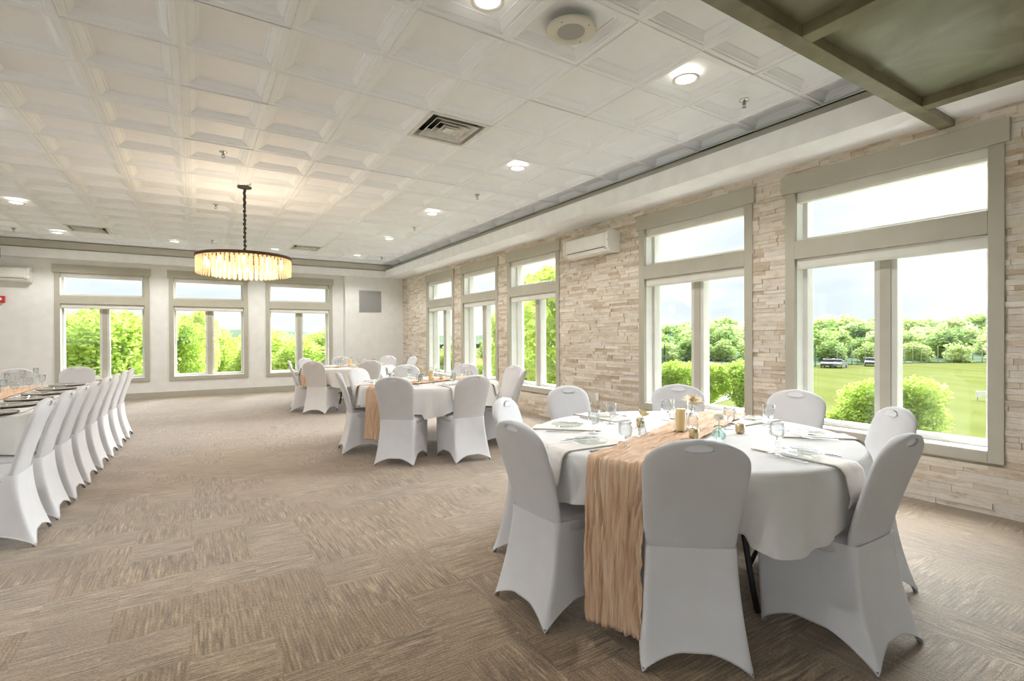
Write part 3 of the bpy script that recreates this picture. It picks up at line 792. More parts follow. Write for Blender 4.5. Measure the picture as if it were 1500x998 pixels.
# tableware meshes built once, copied afterwards
PROTO = {}
def proto(key, make):
    if key not in PROTO: PROTO[key] = [make(), False]
    pr = PROTO[key]
    if not pr[1]: pr[1] = True; return pr[0]
    return dup(pr[0])
def place(key, make, x, y, z, rz, label, cat, group=None, tilt=None):
    o = proto(key, make); o.location = (x, y, z); o.rotation_euler = (tilt[0] if tilt else 0, tilt[1] if tilt else 0, rz)
    for k_ in ('label', 'category', 'group'):
        if k_ in o: del o[k_]
    return tag(o, label, cat, group)
ZC = TZ+.0045       # top of the cloth
def mk_goblet():
    t = thing('water_goblet')
    MB().lathe([(.0,.046),(.016,.050),(.027,.062),(.032,.080),(.0325,.10),(.031,.130),(.0295,.130),(.031,.10),(.0305,.081),(.026,.064),(.0,.051)], n=24).build('bowl', M['ware'], t)
    MB().lathe([(.004,.046),(.008,.042),(.0045,.036),(.009,.030),(.005,.022),(.005,.010),(.012,.005)], n=16).build('stem', M['ware'], t)
    MB().lathe([(.012,.005),(.029,.002),(.030,.0),(.0,.0)], n=24).build('foot', M['ware'], t)
    return t
def mk_flute():
    t = thing('champagne_flute')
    MB().lathe([(.0,.085),(.010,.09),(.020,.115),(.0235,.15),(.024,.205),(.0225,.205),(.022,.15),(.018,.117),(.0,.09)], n=20).build('bowl', M['ware'], t)
    MB().lathe([(.0035,.086),(.0035,.012),(.010,.004)], n=12).build('stem', M['ware'], t)
    MB().lathe([(.010,.004),(.029,.002),(.030,.0),(.0,.0)], n=20).build('foot', M['ware'], t)
    return t
def mk_plate():
    t = thing('glass_plate')
    MB().lathe([(0,.004),(.05,.004),(.062,.007),(.088,.014),(.090,.016),(.090,.018),(.086,.017),(.062,.011),(.05,.008),(0,.008)], n=40).build('dish', M['ware_clear'], t)
    MB().lathe([(.088,.0145),(.0905,.0165),(.088,.019),(.0865,.0165),(.088,.0145)], n=40).build('rim', M['ware_clear'], t)
    return t
def mk_charger():
    t = thing('charger_plate')
    MB().lathe([(0,.003),(.11,.003),(.155,.012),(.165,.016),(.165,.011),(.155,.004),(.11,.0),(0,.0)], n=48).build('rim', M['charger'], t)
    MB().lathe([(0,.0045),(.108,.0045),(.154,.0135)], n=48).build('face', M['charger_top'], t)
    return t
def mk_fork():
    t = thing('fork')
    b = MB(); b.grid([[(-.004,y,.003),(.004,y,.003),(.004,y,.005),(-.004,y,.005)] for y in (-.09,-.03,.02)], closed_v=True, smooth=False)
    b.add([(-.006,-.095,.003),(.006,-.095,.003),(.004,-.06,.0052),(-.004,-.06,.0052)], [(0,1,2,3)]); b.build('handle', M['steel'], t)
    b = MB(); b.add([(-.004,.02,.004),(.004,.02,.004),(.012,.04,.006),(-.012,.04,.006),(.012,.052,.008),(-.012,.052,.008)], [(0,1,2,3),(3,2,4,5)]); b.build('head', M['steel'], t, solid=.0015)
    b = MB()
    for k in range(4):
        x = -.0105+.007*k; b.tube([(x,.05,.008),(x,.072,.0085),(x,.09,.005)], [.0017,.0015,.0008], 5)
    b.build('tines', M['steel'], t)
    return t
def mk_knife():
    t = thing('knife')
    b = MB(); b.grid([[(-w,y,.002),(w,y,.002),(w,y,.007),(-w,y,.007)] for y, w in ((-.10,.006),(-.02,.0045),(0,.004))], closed_v=True, smooth=False); b.build('handle', M['steel'], t)
    MB().add([(-.004,0,.004),(.004,0,.004),(.009,.02,.0045),(.009,.09,.0045),(.002,.115,.0045),(-.004,.10,.004)], [(0,1,2,3,4,5)]).build('blade', M['steel'], t, solid=.0015)
    return t
def mk_votive():
    t = thing('votive_candle')
    MB().lathe([(0,.002),(.020,.002),(.024,.008),(.025,.052),(.0235,.052),(.022,.010),(0,.008)], n=20).build('glass_cup', M['gold_glass'], t)
    MB().lathe([(.0,.040),(.0225,.040)], n=20).build('wax', M['wax_white'], t)
    MB().tube([(0,0,.038),(0,0,.048)], .001, 5).build('wick', M['black_metal'], t)
    return t
def mk_hurricane():
    t = thing('pillar_candle')
    MB().lathe([(0,.002),(.036,.002),(.028,.002),(.028,.118),(.024,.121),(0,.118)], n=28).build('wax_pillar', M['wax'], t)
    MB().lathe([(0,0),(.040,0),(.041,.004),(.041,.168),(.039,.168),(.039,.006),(0,.004)], n=32).build('glass_cylinder', M['ware_thin'], t)
    MB().tube([(0,0,.118),(0,0,.13)], .0013, 5).build('wick', M['black_metal'], t)
    return t
def mk_bottle_vase():
    t = thing('bud_vase')
    MB().lathe([(0,0),(.029,0),(.031,.006),(.031,.055),(.027,.068),(.014,.085),(.013,.112),(.016,.118),(.0145,.118),(.0115,.11),(.012,.086),(.025,.067),(.029,.055),(.029,.008),(0,.006)], n=24).build('glass', M['ware'], t)
    return t
def mk_bowl_vase():
    t = thing('bowl_vase')
    MB().lathe([(0,0),(.018,0),(.030,.012),(.035,.030),(.030,.050),(.017,.061),(.018,.066),(.016,.066),(.015,.060),(.028,.049),(.0325,.030),(.028,.013),(0,.005)], n=24).build('glass', M['ware_blue'], t)
    return t
def mk_cone_vase():
    t = thing('cone_vase')
    MB().lathe([(0,0),(.024,0),(.026,.004),(.014,.055),(.010,.072),(.012,.078),(.0105,.078),(.0085,.072),(.0125,.055),(.023,.008),(0,.006)], n=20).build('glass', M['ware'], t)
    return t
def petals(mb, c, n, r0, length, wid, lift, curl, rg, layers=1):
    for L in range(layers):
        for k in range(n):
            a = 2*PI*(k+.5*L)/n+rg.uniform(-.12, .12); le = length*rg.uniform(.85, 1.1)*(1-.22*L); li = lift+.35*L+rg.uniform(-.12, .12)
            d = Vector((math.cos(a), math.sin(a), 0)); s = Vector((-math.sin(a), math.cos(a), 0)); P = []
            for i in range(6):
                t = i/5; w = wid*math.sin(PI*min(.93, .12+t*.85))**.8
                p = Vector(c)+d*(r0+le*t*math.cos(li+curl*t))+Vector((0,0,1))*(le*t*math.sin(li+curl*t)+.004*L)
                P.append([p-s*w+Vector((0,0,.12*w)), p, p+s*w+Vector((0,0,.12*w))])
            mb.grid(P)
def mk_dahlia():
    t = thing('dahlia_flower'); rg = random.Random(2)
    MB().tube([(0,0,-.10),(.002,.001,-.05),(0,0,0)], .0022, 6).build('stem', M['leaf'], t)
    b = MB(); petals(b, (0,0,.0), 14, .006, .056, .0085, .25, -.2, rg, 3); b.build('petals', M['petal_dahlia'], t)
    b = MB(); petals(b, (0,0,.006), 9, .001, .020, .005, .95, .3, rg, 2); b.build('flower_heart', M['petal_orange'], t)
    return t
def mk_rose(mat, name):
    def f():
        t = thing(name); rg = random.Random(5)
        MB().tube([(0,0,-.085),(.002,.0,-.04),(0,0,0)], .0018, 6).build('stem', M['leaf'], t)
        b = MB(); petals(b, (0,0,0), 7, .002, .036, .019, .55, .25, rg, 2); petals(b, (0,0,.004), 6, .001, .028, .015, 1.1, .35, rg, 2); b.build('petals', M[mat], t)
        b = MB()
        for a in (.4, 2.3, 4.4):
            d = Vector((math.cos(a), math.sin(a), 0)); s = Vector((-d.y, d.x, 0)); P = []
            for i in range(5):
                u = i/4; w = .011*math.sin(PI*min(.96, .08+u*.9)); p = d*.032*u+Vector((0,0,-.024-.012*u*u)); P.append([p-s*w, p+Vector((0,0,.002)), p+s*w])
            b.grid(P)
        b.build('leaf', M['leaf'], t); return t
    return f
def mk_taper():
    t = thing('taper_candle')
    MB().lathe([(0,0),(.032,0),(.034,.004),(.008,.010),(.006,.03),(.007,.09),(.014,.10),(.014,.115),(.010,.115)], n=16).build('holder', M['black_metal'], t)
    MB().tube([(0,0,.105),(-.003,0,.20),(-.012,0,.33)], [.010,.009,.006], 10).build('candle', M['wax_white'], t)
    return t
def mk_shaker():
    t = thing('glass_shaker')
    MB().lathe([(0,0),(.018,0),(.020,.004),(.016,.05),(.013,.06)], n=14).build('jar', M['ware'], t)
    MB().lathe([(.014,.058),(.014,.07),(.008,.076),(0,.077)], n=14).build('cap', M['gold_glass'], t)
    return t
def mk_card():
    t = thing('table_card')
    MB().box(-.04, .04, -.008, .008, 0, .006).build('base', M['plastic'], t)
    MB().box(-.036, .036, -.0015, .0015, .006, .085).build('card', M['paper'], t)
    return t

# ------------------------------------------------------------------ table one (nearest)
def deg(a): return math.radians(a)
T1 = (2.318, 1.878); T2 = (2.42, 5.75); T3 = (2.47, 9.75)
g1, g2, g3, gl = 'covered chairs around the nearest round table', 'covered chairs around the middle round table', 'covered chairs around the farthest round table', 'covered chairs in a row along the long table'
for x, y, a, lb in [
    (1.613, 1.244, 52, 'white spandex covered chair with its back straight to camera, beside the hanging peach runner'),
    (2.391, .867, 90, 'white covered chair nearest the right edge of the photo at near round table'),
    (1.268, 1.989, 2, 'white covered chair left of the peach runner, at near round table'),
    (3.231, 1.205, 137, 'white covered chair in front of the largest window, behind the rightmost chair'),
    (1.675, 2.766, -54, 'white covered chair peeking out behind left chair of near table'),
    (2.52, 3.188, -92, 'white covered chair facing camera before bare stone wall, near table'),
    (3.337, 2.764, 221, 'grey-shaded covered chair behind the dahlia under the second window'),
    (3.693, 1.995, 185, 'covered chair with back to the stone pier between the two big windows')]:
    chair(x, y, a, lb, g1)
for x, y, a, lb in [
    (1.686, 4.945, 50.6, 'covered chair seen from behind beside the runner of the middle table'),
    (2.457, 4.657, 90, 'covered chair seen from behind, right front of the middle table'),
    (1.39, 5.93, -7, 'covered chair in side view at left of the middle table'),
    (1.795, 6.655, -54, 'bright white covered chair at back left of middle table'),
    (2.613, 7.088, -100, 'low-looking covered chair behind the flowers of the middle table'),
    (3.462, 6.815, 221, 'covered chair under the windows behind middle table'),
    (3.793, 5.982, 185, 'grey covered chair at right of middle table, against the window'),
    (3.393, 5.139, 137, 'narrow white covered chair in side view right of middle table')]:
    chair(x, y, a, lb, g2)
for x, y, a, lb in [
    (1.42, 9.75, -8, 'covered chair in side view at left of farthest table, dark foot showing'),
    (1.70, 9.09, 50, 'covered chair seen from behind at front of farthest table'),
    (1.845, 10.679, -54, 'white covered chair at back left of the farthest table by window'),
    (2.61, 8.832, 90, 'covered chair seen from behind, right front of farthest table'),
    (2.674, 11.184, -100, 'covered chair at the back of the farthest table below window'),
    (3.631, 10.937, 221, 'covered chair at back right of farthest table below grey grille'),
    (3.976, 10.341, 185, 'white covered chair at right of farthest table by stone corner')]:
    chair(x, y, a, lb, g3)
ords = ['nearest', 'second', 'third', 'fourth', 'fifth', 'sixth', 'seventh', 'farthest']
for k, y in enumerate([4.463, 5.00, 5.513, 6.033, 6.61, 7.205, 7.80, 8.39]):
    chair(-.845+.0315*(y-4.46), y, 180, 'white covered chair, %s in the row along the long table' % (ords[k] + (' from camera' if 0 < k < 7 else '')), gl)
chair(-1.43, 9.45, -90, 'covered chair at far end of long table, in front of leftmost back window', 'covered chairs at the far end of the long table')
chair(-2.05, 9.32, -90, 'covered chair at far end of long table beside the taper candle', 'covered chairs at the far end of the long table')

round_table(*T1, 'round folding table with dark legs under nearest white cloth', .4)
cloth_round(*T1, 'white cloth hanging over the nearest round table', deg(-117), 1, [(deg(200.5), .17)]+[(deg(q), .075) for q in (177,135,92,41,0,-43,-92)])
round_table(*T2, 'round folding table with dark legs, middle of the three', 1.2)
cloth_round(*T2, 'white cloth on the middle round table showing black legs below', deg(-122), 2, [(deg(205), .15)])
round_table(*T3, 'round folding table farthest back near the grey wall grille', .7)
cloth_round(*T3, 'white cloth on the farthest round table near back wall', deg(-110), 3, [(deg(200), .14)])
runner(*T1, deg(200.5), .142, 'peach crinkled gauze runner hanging to the floor at nearest round table', 3)
runner(*T2, deg(205), .125, 'peach gauze runner on middle round table with white cloth', 8, hem=(.20, .3))
runner(*T3, deg(200), .11, 'peach gauze runner on the farthest round table', 12, hem=(.45, .5))

# place settings of table one
sets = [('in front of the left chair', 177, .66), ('before the hidden back left chair', 135, .66), ('before the chair at the bare stone wall', 92, .62),
        ('before the chair behind the dahlia', 41, .66), ('before the chair between the big windows', 0, .66), ('before the chair at the largest window', -43, .64),
        ('before the rightmost front chair', -92, .66), ('before the chair with its back to camera', -134, .66)]
def setting(T, name, a, r, tbl, napk=True):
    A = deg(a); px, py = rad(*T, A, r)
    g = ', %s table' % tbl
    if napk: napkin(*T, A, 'ivory napkin hanging over table edge '+name+g, 'napkins at the %s round table' % tbl)
    place('plate', mk_plate, px, py, ZC+.006, 0, 'clear glass plate on napkin '+name+g, 'plate', 'glass plates at the %s round table' % tbl)
    sx, sy = -math.sin(A), math.cos(A)
    # diner sits outside looking in: the right hand is at +90 deg from the outward direction
    place('knife', mk_knife, px+sx*.125, py+sy*.125, ZC, A+PI/2+.05, 'steel knife beside plate '+name+g, 'knife', 'knives at the %s round table' % tbl)
    place('fork', mk_fork, px-sx*.06, py-sy*.06, ZC+.018, A+PI/2-.35, 'steel fork resting on plate '+name+g, 'fork', 'forks at the %s round table' % tbl)
    place('fork', mk_fork, px-sx*.115, py-sy*.115, ZC+.004, A+PI/2-.1, 'steel fork left of plate '+name+g, 'fork', 'forks at the %s round table' % tbl)
for nm, a, r in sets: setting(T1, nm, a, r, 'nearest', a != -134)
for x, y, lb in [(1.737,1.749,'clear stemmed water goblet beside the left edge of peach runner, nearest table'), (1.877,2.133,'clear water goblet between the two left place settings, nearest table'),
    (2.174,2.312,'clear water goblet standing before bare stone wall, nearest table'), (2.558,2.212,'clear water goblet left of the pillar candle, nearest table'),
    (2.864,1.711,'clear water goblet before the chair between the big windows'), (2.308,1.339,'large-looking water goblet at right front of nearest table'),
    (2.62,1.80,'faint clear goblet right of the dahlia, nearest table'), (2.62,1.50,'clear water goblet between the two right goblets, nearest table')][:7]:
    place('goblet', mk_goblet, x, y, ZC, 0, lb, 'glass', 'water goblets on the nearest round table')
ZR = ZC+.012
place('hurr', mk_hurricane, 2.277, 1.868, ZR+.004, 0, 'yellow pillar candle in tall glass cylinder on nearest table runner', 'candle')
place('bv', mk_bottle_vase, 2.41, 1.89, ZR+.004, 0, 'clear bottle-shaped bud vase right of the pillar candle', 'vase')
place('dahlia', mk_dahlia, 2.41, 1.89, ZC+.165, 0, 'large pale peach dahlia with orange heart in bottle vase', 'flower', tilt=(.35,-.2))
place('bowlv', mk_bowl_vase, 2.275, 1.625, ZC, 0, 'round aqua glass bowl vase holding a white flower', 'vase')
place('rosew', mk_rose('petal_white', 'white_flower'), 2.275, 1.625, ZC+.105, .5, 'small white flower standing in the round aqua vase', 'flower')
place('conev', mk_cone_vase, 2.03, 1.915, ZC, 0, 'clear cone-shaped bud vase holding the cream rose', 'vase')
place('rosec', mk_rose('petal_cream', 'cream_rose'), 2.03, 1.915, ZC+.112, 2, 'cream rose with green leaves left of the pillar candle', 'flower', tilt=(.1,-.25))
for x, y, lb in [(2.55,1.688,'gold glass votive candle right of the peach runner, nearest table'), (2.24,2.13,'gold glass votive candle left of the pillar candle, behind the cream rose'),
                 (2.175,1.70,'gold glass votive candle just behind the chair back, on the runner')]:
    place('votive', mk_votive, x, y, ZC+(.010 if y == 1.70 else 0), 0, lb, 'candle holder', 'gold votives on the nearest table')

# tables two and three: same kind of settings
pos = ['left front', 'left', 'back left', 'back', 'back right', 'right', 'right front', 'front']
for T, tbl, a0, full in ((T2, 'middle', 222, True), (T3, 'farthest', 222, True)):
    for k in range(8):
        a = a0-45*k+random.uniform(-3, 3); A = deg(a); nm = 'at the %s place of the %s round table' % (pos[k], tbl)
        px, py = rad(*T, A, .64); sx, sy = -math.sin(A), math.cos(A)
        napkin(*T, A, 'ivory napkin over the edge '+nm, 'napkins at the %s round table' % tbl, drop=.12)
        place('plate', mk_plate, px, py, ZC+.006, 0, 'clear glass plate '+nm, 'plate', 'glass plates at the %s round table' % tbl)
        place('fork', mk_fork, px-sx*.06, py-sy*.06, ZC+.018, A+PI/2-.35, 'steel fork on the plate '+nm, 'fork', 'forks at the %s round table' % tbl)
        gx, gy = rad(*T, A+.22, .50)
        place('goblet', mk_goblet, gx, gy, ZC, 0, 'clear water goblet '+nm, 'glass', 'water goblets on the %s round table' % tbl)
    cx, cy = T; dx, dy = math.cos(deg(25)), math.sin(deg(25))
    place('hurr', mk_hurricane, cx+.02, cy+.0, ZR+.004, 0, 'yellow pillar candle in glass cylinder on %s round table' % tbl, 'candle')
    place('bv', mk_bottle_vase, cx-.16, cy-.10, ZR+.004, 0, 'clear bottle bud vase on %s round table' % tbl, 'vase')
    place('dahlia', mk_dahlia, cx-.16, cy-.10, ZC+.16, 1, 'peach dahlia in bottle vase on %s round table' % tbl, 'flower', tilt=(.5,.2))
    place('conev', mk_cone_vase, cx-.05, cy+.13, ZC, 0, 'clear cone bud vase behind candle on %s round table' % tbl, 'vase')
    place('rosec', mk_rose('petal_cream', 'cream_rose'), cx-.05, cy+.13, ZC+.115, 2, 'cream rose beside the dahlia on %s round table' % tbl, 'flower', tilt=(.2,.2))
    place('bowlv', mk_bowl_vase, cx+.30, cy-.02, ZC, 0, 'round aqua bowl vase on %s round table' % tbl, 'vase')
    place('rosew', mk_rose('petal_white', 'white_flower'), cx+.30, cy-.02, ZC+.10, .5, 'white flower in bowl vase on %s round table' % tbl, 'flower')
    place('votive', mk_votive, cx+.17, cy+.03, ZR+.003, 0, 'gold glass votive right of the pillar candle on %s round table' % tbl, 'candle holder')
    place('shaker', mk_shaker, cx-.07, cy-.27, ZC, 0, 'small glass shaker in front of candle on %s round table' % tbl, 'shaker')
place('card', mk_card, 3.05, 5.72, ZC, 1.1, 'small white card standing on the middle round table', 'card')

# ------------------------------------------------------------------ long table at left
LX0, LX1, LY0, LY1 = -2.58, -1.055, 4.92, 7.98
t = thing('long_table', ((LX0+LX1)/2, (LY0+LY1)/2, 0)); tag(t, 'long rectangular banquet table along the left side under white cloth', 'table')
hx, hy = (LX1-LX0)/2-.01, (LY1-LY0)/2-.01
MB().box(-hx, hx, -hy, hy, TZ-.022, TZ-.001).build('tabletop', M['tabletop'], t)
for sx in (-1, 1):
    for sy in (-1, 1): MB().tube([(sx*(hx-.15), sy*(hy-.2), TZ-.02), (sx*(hx-.15), sy*(hy-.15), .004)], .014, 8).build('leg', M['black_metal'], t)
def cloth_rect(x0, x1, y0, y1, drop, seed):
    mb = MB(); rg = random.Random(seed); r = .06; top = TZ+.003
    def loop(g):   # outline grown by g, sampled evenly
        pts = []; rr_ = .03+g
        cs = ((x1-.03, y0+.03, -PI/2), (x1-.03, y1-.03, 0), (x0+.03, y1-.03, PI/2), (x0+.03, y0+.03, PI))
        for i, (cx, cy, a0) in enumerate(cs):
            for s in range(9): a = a0+PI/2*s/8; pts.append((cx+rr_*math.cos(a), cy+rr_*math.sin(a), math.cos(a), math.sin(a), 1))
            nx_, ny_, na = cs[(i+1) % 4]; ax, ay = pts[-1][0], pts[-1][1]; bx, by = nx_+rr_*math.cos(na), ny_+rr_*math.sin(na)
            nn = 34 if i % 2 == 0 else 20
            for s in range(1, nn): u = s/nn; pts.append((ax+(bx-ax)*u, ay+(by-ay)*u, math.cos(na), math.sin(na), 0))
        return pts
    rows = [[(x, y, top) for x, y, *_ in loop(-.028)], [(x, y, top) for x, y, *_ in loop(0)], [(x, y, top-.006) for x, y, *_ in loop(.010)], [(x, y, top-.018) for x, y, *_ in loop(.014)]]
    for i in range(1, 11):
        t_ = i/10; row = []
        for k, (x, y, nx_, ny_, cn) in enumerate(loop(.016)):
            w = (noise.noise(Vector((x*5, y*5, seed)))+.5*noise.noise(Vector((x*12, y*12, seed))))*.045*t_ + .03*t_ + (.05*t_*cn)
            row.append((x+nx_*w, y+ny_*w, top-.018-(drop-.018)*t_))
        rows.append(row)
    mb.grid(rows, closed_v=True, flip=True); k = len(rows[0]); mb.f.append(tuple(range(k))); mb.sm.append(False); mb.attr.append(None)
    return mb.build('tablecloth', M['cloth_grey'])
tag(cloth_rect(LX0, LX1, LY0, LY1, .27, 4), 'white cloth covering the long table at left', 'tablecloth')
# runner down the middle
ru = MB(); P = []
for i in range(90):
    y = LY0+.25+(LY1-LY0-.5)*i/89; row = []
    for j in range(20): u = -1+2*j/19; x = (LX0+LX1)/2+.2+u*.15; row.append((x, y, TZ+.012+.006*noise.noise(Vector((u*9, y*3, 2)))+.003*noise.noise(Vector((u*20, y*20, 2)))))
    P.append(row)
o = ru.grid(P).build('table_runner', M['gauze'], solid=.002); lay = o.data.uv_layers.new(name='UVMap')
for lp in o.data.loops: v = o.data.vertices[lp.vertex_index].co; lay.data[lp.index].uv = (v.y, v.x)
tag(o, 'peach gauze runner down the middle of the long table', 'table runner')
words = ['nearest', 'second', 'third', 'fourth', 'fifth', 'farthest']
for k, y in enumerate((5.02, 5.55, 6.08, 6.6, 7.13, 7.66)):
    lb = '%s place along the right side of the long table' % words[k]
    place('charger', mk_charger, -1.255, y, ZC, 0, 'dark-rimmed round charger plate at '+lb, 'charger plate', 'charger plates on the long table')
    place('fork', mk_fork, -1.20, y-.11, ZC+.014, -PI/2-.3, 'steel fork on charger at '+lb, 'fork', 'forks on the long table')
    place('plate', mk_plate, -1.27, y, ZC+.012, 0, 'clear glass plate on charger at '+lb, 'plate', 'glass plates on the long table')
    place('goblet', mk_goblet, -1.50, y+.15, ZC, 0, 'clear water goblet behind charger at '+lb, 'glass', 'water goblets on the long table')
    place('flute', mk_flute, -1.57, y+.24, ZC, 0, 'tall champagne flute at '+lb, 'glass', 'champagne flutes on the long table')
    place('goblet', mk_goblet, -1.66, y-.02, ZC, 0, 'clear goblet near the runner at '+lb, 'glass', 'water goblets on the long table')
    if k > 2:
        place('charger', mk_charger, -2.2, y, ZC, 0, 'dark charger plate opposite the '+lb, 'charger plate', 'charger plates on the long table')
        place('goblet', mk_goblet, -1.98, y+.1, ZC, 0, 'clear far-side goblet opposite the '+lb, 'glass', 'water goblets on the long table')
def rect_napkin(x, y, label):
    P = []
    for i in range(16):
        q = i/15*.46; row = []
        for j in range(7):
            u = -.07+.14*j/6
            if q < .24: row.append((x+u, y+.24-q, TZ+.0075))
            else:
                h = q-.24; row.append((x+u, y-.018-.02*min(1, h/.02)-.15*h-.004*math.sin(u*60), TZ+.006-max(0, h-.01)))
        P.append(row)
    o = MB().grid(P).build('napkin', M['napkin'], solid=.004); tag(o, label, 'napkin')
rect_napkin(-1.30, LY0-.006, 'ivory napkin hanging over the near end of the long table')
place('taper', mk_taper, -1.93, 7.02, ZC, 0, 'white leaning taper candle in a black holder on the long table', 'candle')
place('bowlv', mk_bowl_vase, -1.78, 6.9, ZC+.01, 0, 'round glass bowl vase beside the taper candle', 'vase')
place('rosec', mk_rose('petal_cream', 'cream_rose'), -1.78, 6.9, ZC+.10, 0, 'cream rose in bowl vase beside the taper candle', 'flower')
place('bv', mk_bottle_vase, -1.62, 6.55, ZC+.01, 0, 'clear bottle vase on the runner of the long table', 'vase')
place('rosew', mk_rose('petal_white', 'white_flower'), -1.62, 6.55, ZC+.15, 1, 'white flower in bottle vase on the long table', 'flower')
place('votive', mk_votive, -1.60, 6.2, ZC+.01, 0, 'gold votive on the runner of the long table', 'candle holder')

# ------------------------------------------------------------------ outdoors
GZ = -4.0
gr = MB(); P = []
def edge_r(a): return 106 + max(0, min(16, a-63))*2.6
def hill_h(x, y):
    r = math.hypot(x, y); a = math.degrees(math.atan2(x, y)); e = edge_r(a)
    k = max(0, min(1, (r-e)/100)); k = k*k*(3-2*k)
    w = max(0, min(1, (a-36)/22))*max(0, min(1, (112-a)/20))
    return GZ + k*w*(5.6+.9*math.sin(a*.16+.6)+.5*math.sin(a*.5)) - (1-w)*2.5*k
n = 96
rad_ = [6, 12, 20, 30, 45, 60, 80, 100, 118, 125, 132, 140, 150, 160, 172, 185, 200, 215, 230, 260, 320, 420, 600, 900]
P = [[(r*math.sin(2*PI*k/n), r*math.cos(2*PI*k/n), hill_h(r*math.sin(2*PI*k/n), r*math.cos(2*PI*k/n))) for k in range(n)] for r in rad_]
gr.grid(P, closed_v=True); gr.f.append(tuple(range(n))); gr.sm.append(False); gr.attr.append(None)
struct(gr.build('ground', M['grass']))
struct(MB().box(XL-.3, W+WT, YR-.3, D+WT, GZ-.3, -.25).build('trim_6', M['concrete']))
struct(MB().box(XL-12, XL-.3, YR-9, D-3, GZ-.3, -.20).build('trim_7', M['reflector'])); struct(MB().box(XL-.3, W+WT, YR-9, YR-.3, GZ-.3, -.20).build('trim_8', M['reflector']))  # unseen pale slabs added left and behind to bounce light onto the ceiling
P = []
for dr in (-1.5, 6, 14, 24, 36, 50, 66, 84, 104, 125):
    row = []
    for k in range(70):
        a = 38+k*.8; r = edge_r(a)+dr; x, y = r*math.sin(math.radians(a)), r*math.cos(math.radians(a)); row.append((x, y, hill_h(x, y)+.12+.8*max(0, min(1, dr/20))*(1+noise.noise(Vector((x*.15, y*.15, 0))))))
    P.append(row)
struct(MB().grid(P).build('wooded_hillside', M['ridge']))
# distant ridge
P = []
for r, hh in ((370, -6), (430, 4.6), (520, 6.4), (640, 5.5)):
    row = []
    for k in range(161):
        a = math.radians(-50+150*k/160); h = hh*(1+.35*math.sin(a*9+1)+.2*math.sin(a*23)) + (1.6*noise.noise(Vector((a*90, r, 0))) if hh > 0 else 0)
        row.append((r*math.sin(a), r*math.cos(a), h))
    P.append(row)
struct(MB().grid(P).build('ridge', M['ridge']))
# path
P = [[(x, y-.9, GZ+.03), (x, y+.9, GZ+.03)] for x, y in ((20,21),(28,24),(36,26.5),(43,28.5))]
struct(MB().grid(P, smooth=False).build('footpath', M['concrete']))

def leaf_cloud(mb, blobs, count, size, rg, droop=.3):
    tot = sum(b[3]**2 for b in blobs)
    for bx, by, bz, br in blobs:
        for _ in range(int(count*br*br/tot)):
            while True:
                p = Vector((rg.uniform(-1,1), rg.uniform(-1,1), rg.uniform(-1,1)))
                if .1 < p.length < 1: break
            rr_ = p.length; p = p.normalized()*(rr_**.35)*br*rg.uniform(.85, 1.12)
            c = Vector((bx, by, bz))+Vector((p.x, p.y, p.z*.85))
            a = Vector((rg.uniform(-1,1), rg.uniform(-1,1), rg.uniform(-.6,.6))).normalized(); b = a.cross(Vector((rg.uniform(-1,1), rg.uniform(-1,1), rg.uniform(-1,1)))).normalized()
            s = size*rg.uniform(.6, 1.3)
            mb.add([c-a*s, c-b*s*.55, c+a*s, c+b*s*.55], [(0,1,2,3)])
def tree_proto(name, fol, h, cr_, nl, ls, seed, trunk=.35, narrow=1.0):
    rg = random.Random(seed); t = thing(name)
    blobs = []; base = h*trunk
    for k in range(13):
        zf = rg.uniform(0, 1); rr_ = cr_*(.95-.55*abs(zf-.4)**1.3*1.6)*rg.uniform(.25, .68)*narrow; a = rg.uniform(0, 2*PI)
        blobs.append((rr_*math.cos(a), rr_*math.sin(a), base+(h-base)*(.15+.75*zf), cr_*rg.uniform(.28, .46)))
    blobs.append((0, 0, base+(h-base)*.5, cr_*.62)); blobs.append((0, 0, h-cr_*.36, cr_*.36))
    b = MB(); leaf_cloud(b, blobs, nl, ls, rg)
    zm = sorted(p[2] for p in b.v)[int(len(b.v)*.995)]; kz = h/zm; b.v = [(x, y, z*kz) for x, y, z in b.v]; b.build('foliage', M[fol], t)
    blobs = [(q[0], q[1], q[2]*kz, q[3]) for q in blobs]
    tr = MB(); tr.tube([(0,0,-.5), (.02*h,0,h*.3), (0,.02*h,h*.62), (0,0,h*.85)], [h*.022, h*.018, h*.011, h*.004], 8)
    for k in range(6):
        bl = blobs[k]; z0 = min(bl[2]*.8, h*(.28+.06*k)); tr.tube([(.01*h,0,z0), (bl[0]*.6, bl[1]*.6, (z0+bl[2])/2+.3), bl[:3]], [h*.010, h*.006, h*.002], 5)
    tr.build('trunk', M['bark'], t); return t
def pine_proto():
    rg = random.Random(4); t = thing('pine_tree'); b = MB(); h = 9.0
    for k in range(2600):
        z = rg.random()**.8; r = (1-z)*2.1*rg.uniform(.3, 1)*(.7+.3*math.sin(z*40)); a = rg.uniform(0, 2*PI); c = Vector((r*math.cos(a), r*math.sin(a), .8+z*(h-.8)-r*.15))
        d = Vector((math.cos(a), math.sin(a), -.25)).normalized(); s = Vector((-d.y, d.x, 0)); b.add([c-d*.18, c-s*.06, c+d*.18, c+s*.06], [(0,1,2,3)])
    b.build('foliage', M['fol_pine'], t); MB().tube([(0,0,-.4),(0,0,h)], [.16,.02], 8).build('trunk', M['bark'], t); return t
def scat(pr, x, y, z, s, label, cat, group, rg, first):
    o = pr if first else dup(pr)
    o.location = (x, y, z); o.rotation_euler = (0,0,rg.uniform(0, 6.28)); sz = s*rg.uniform(.88, 1.12); o.scale = (s, s, sz)
    return tag(o, label, cat, group)
rg = random.Random(11)
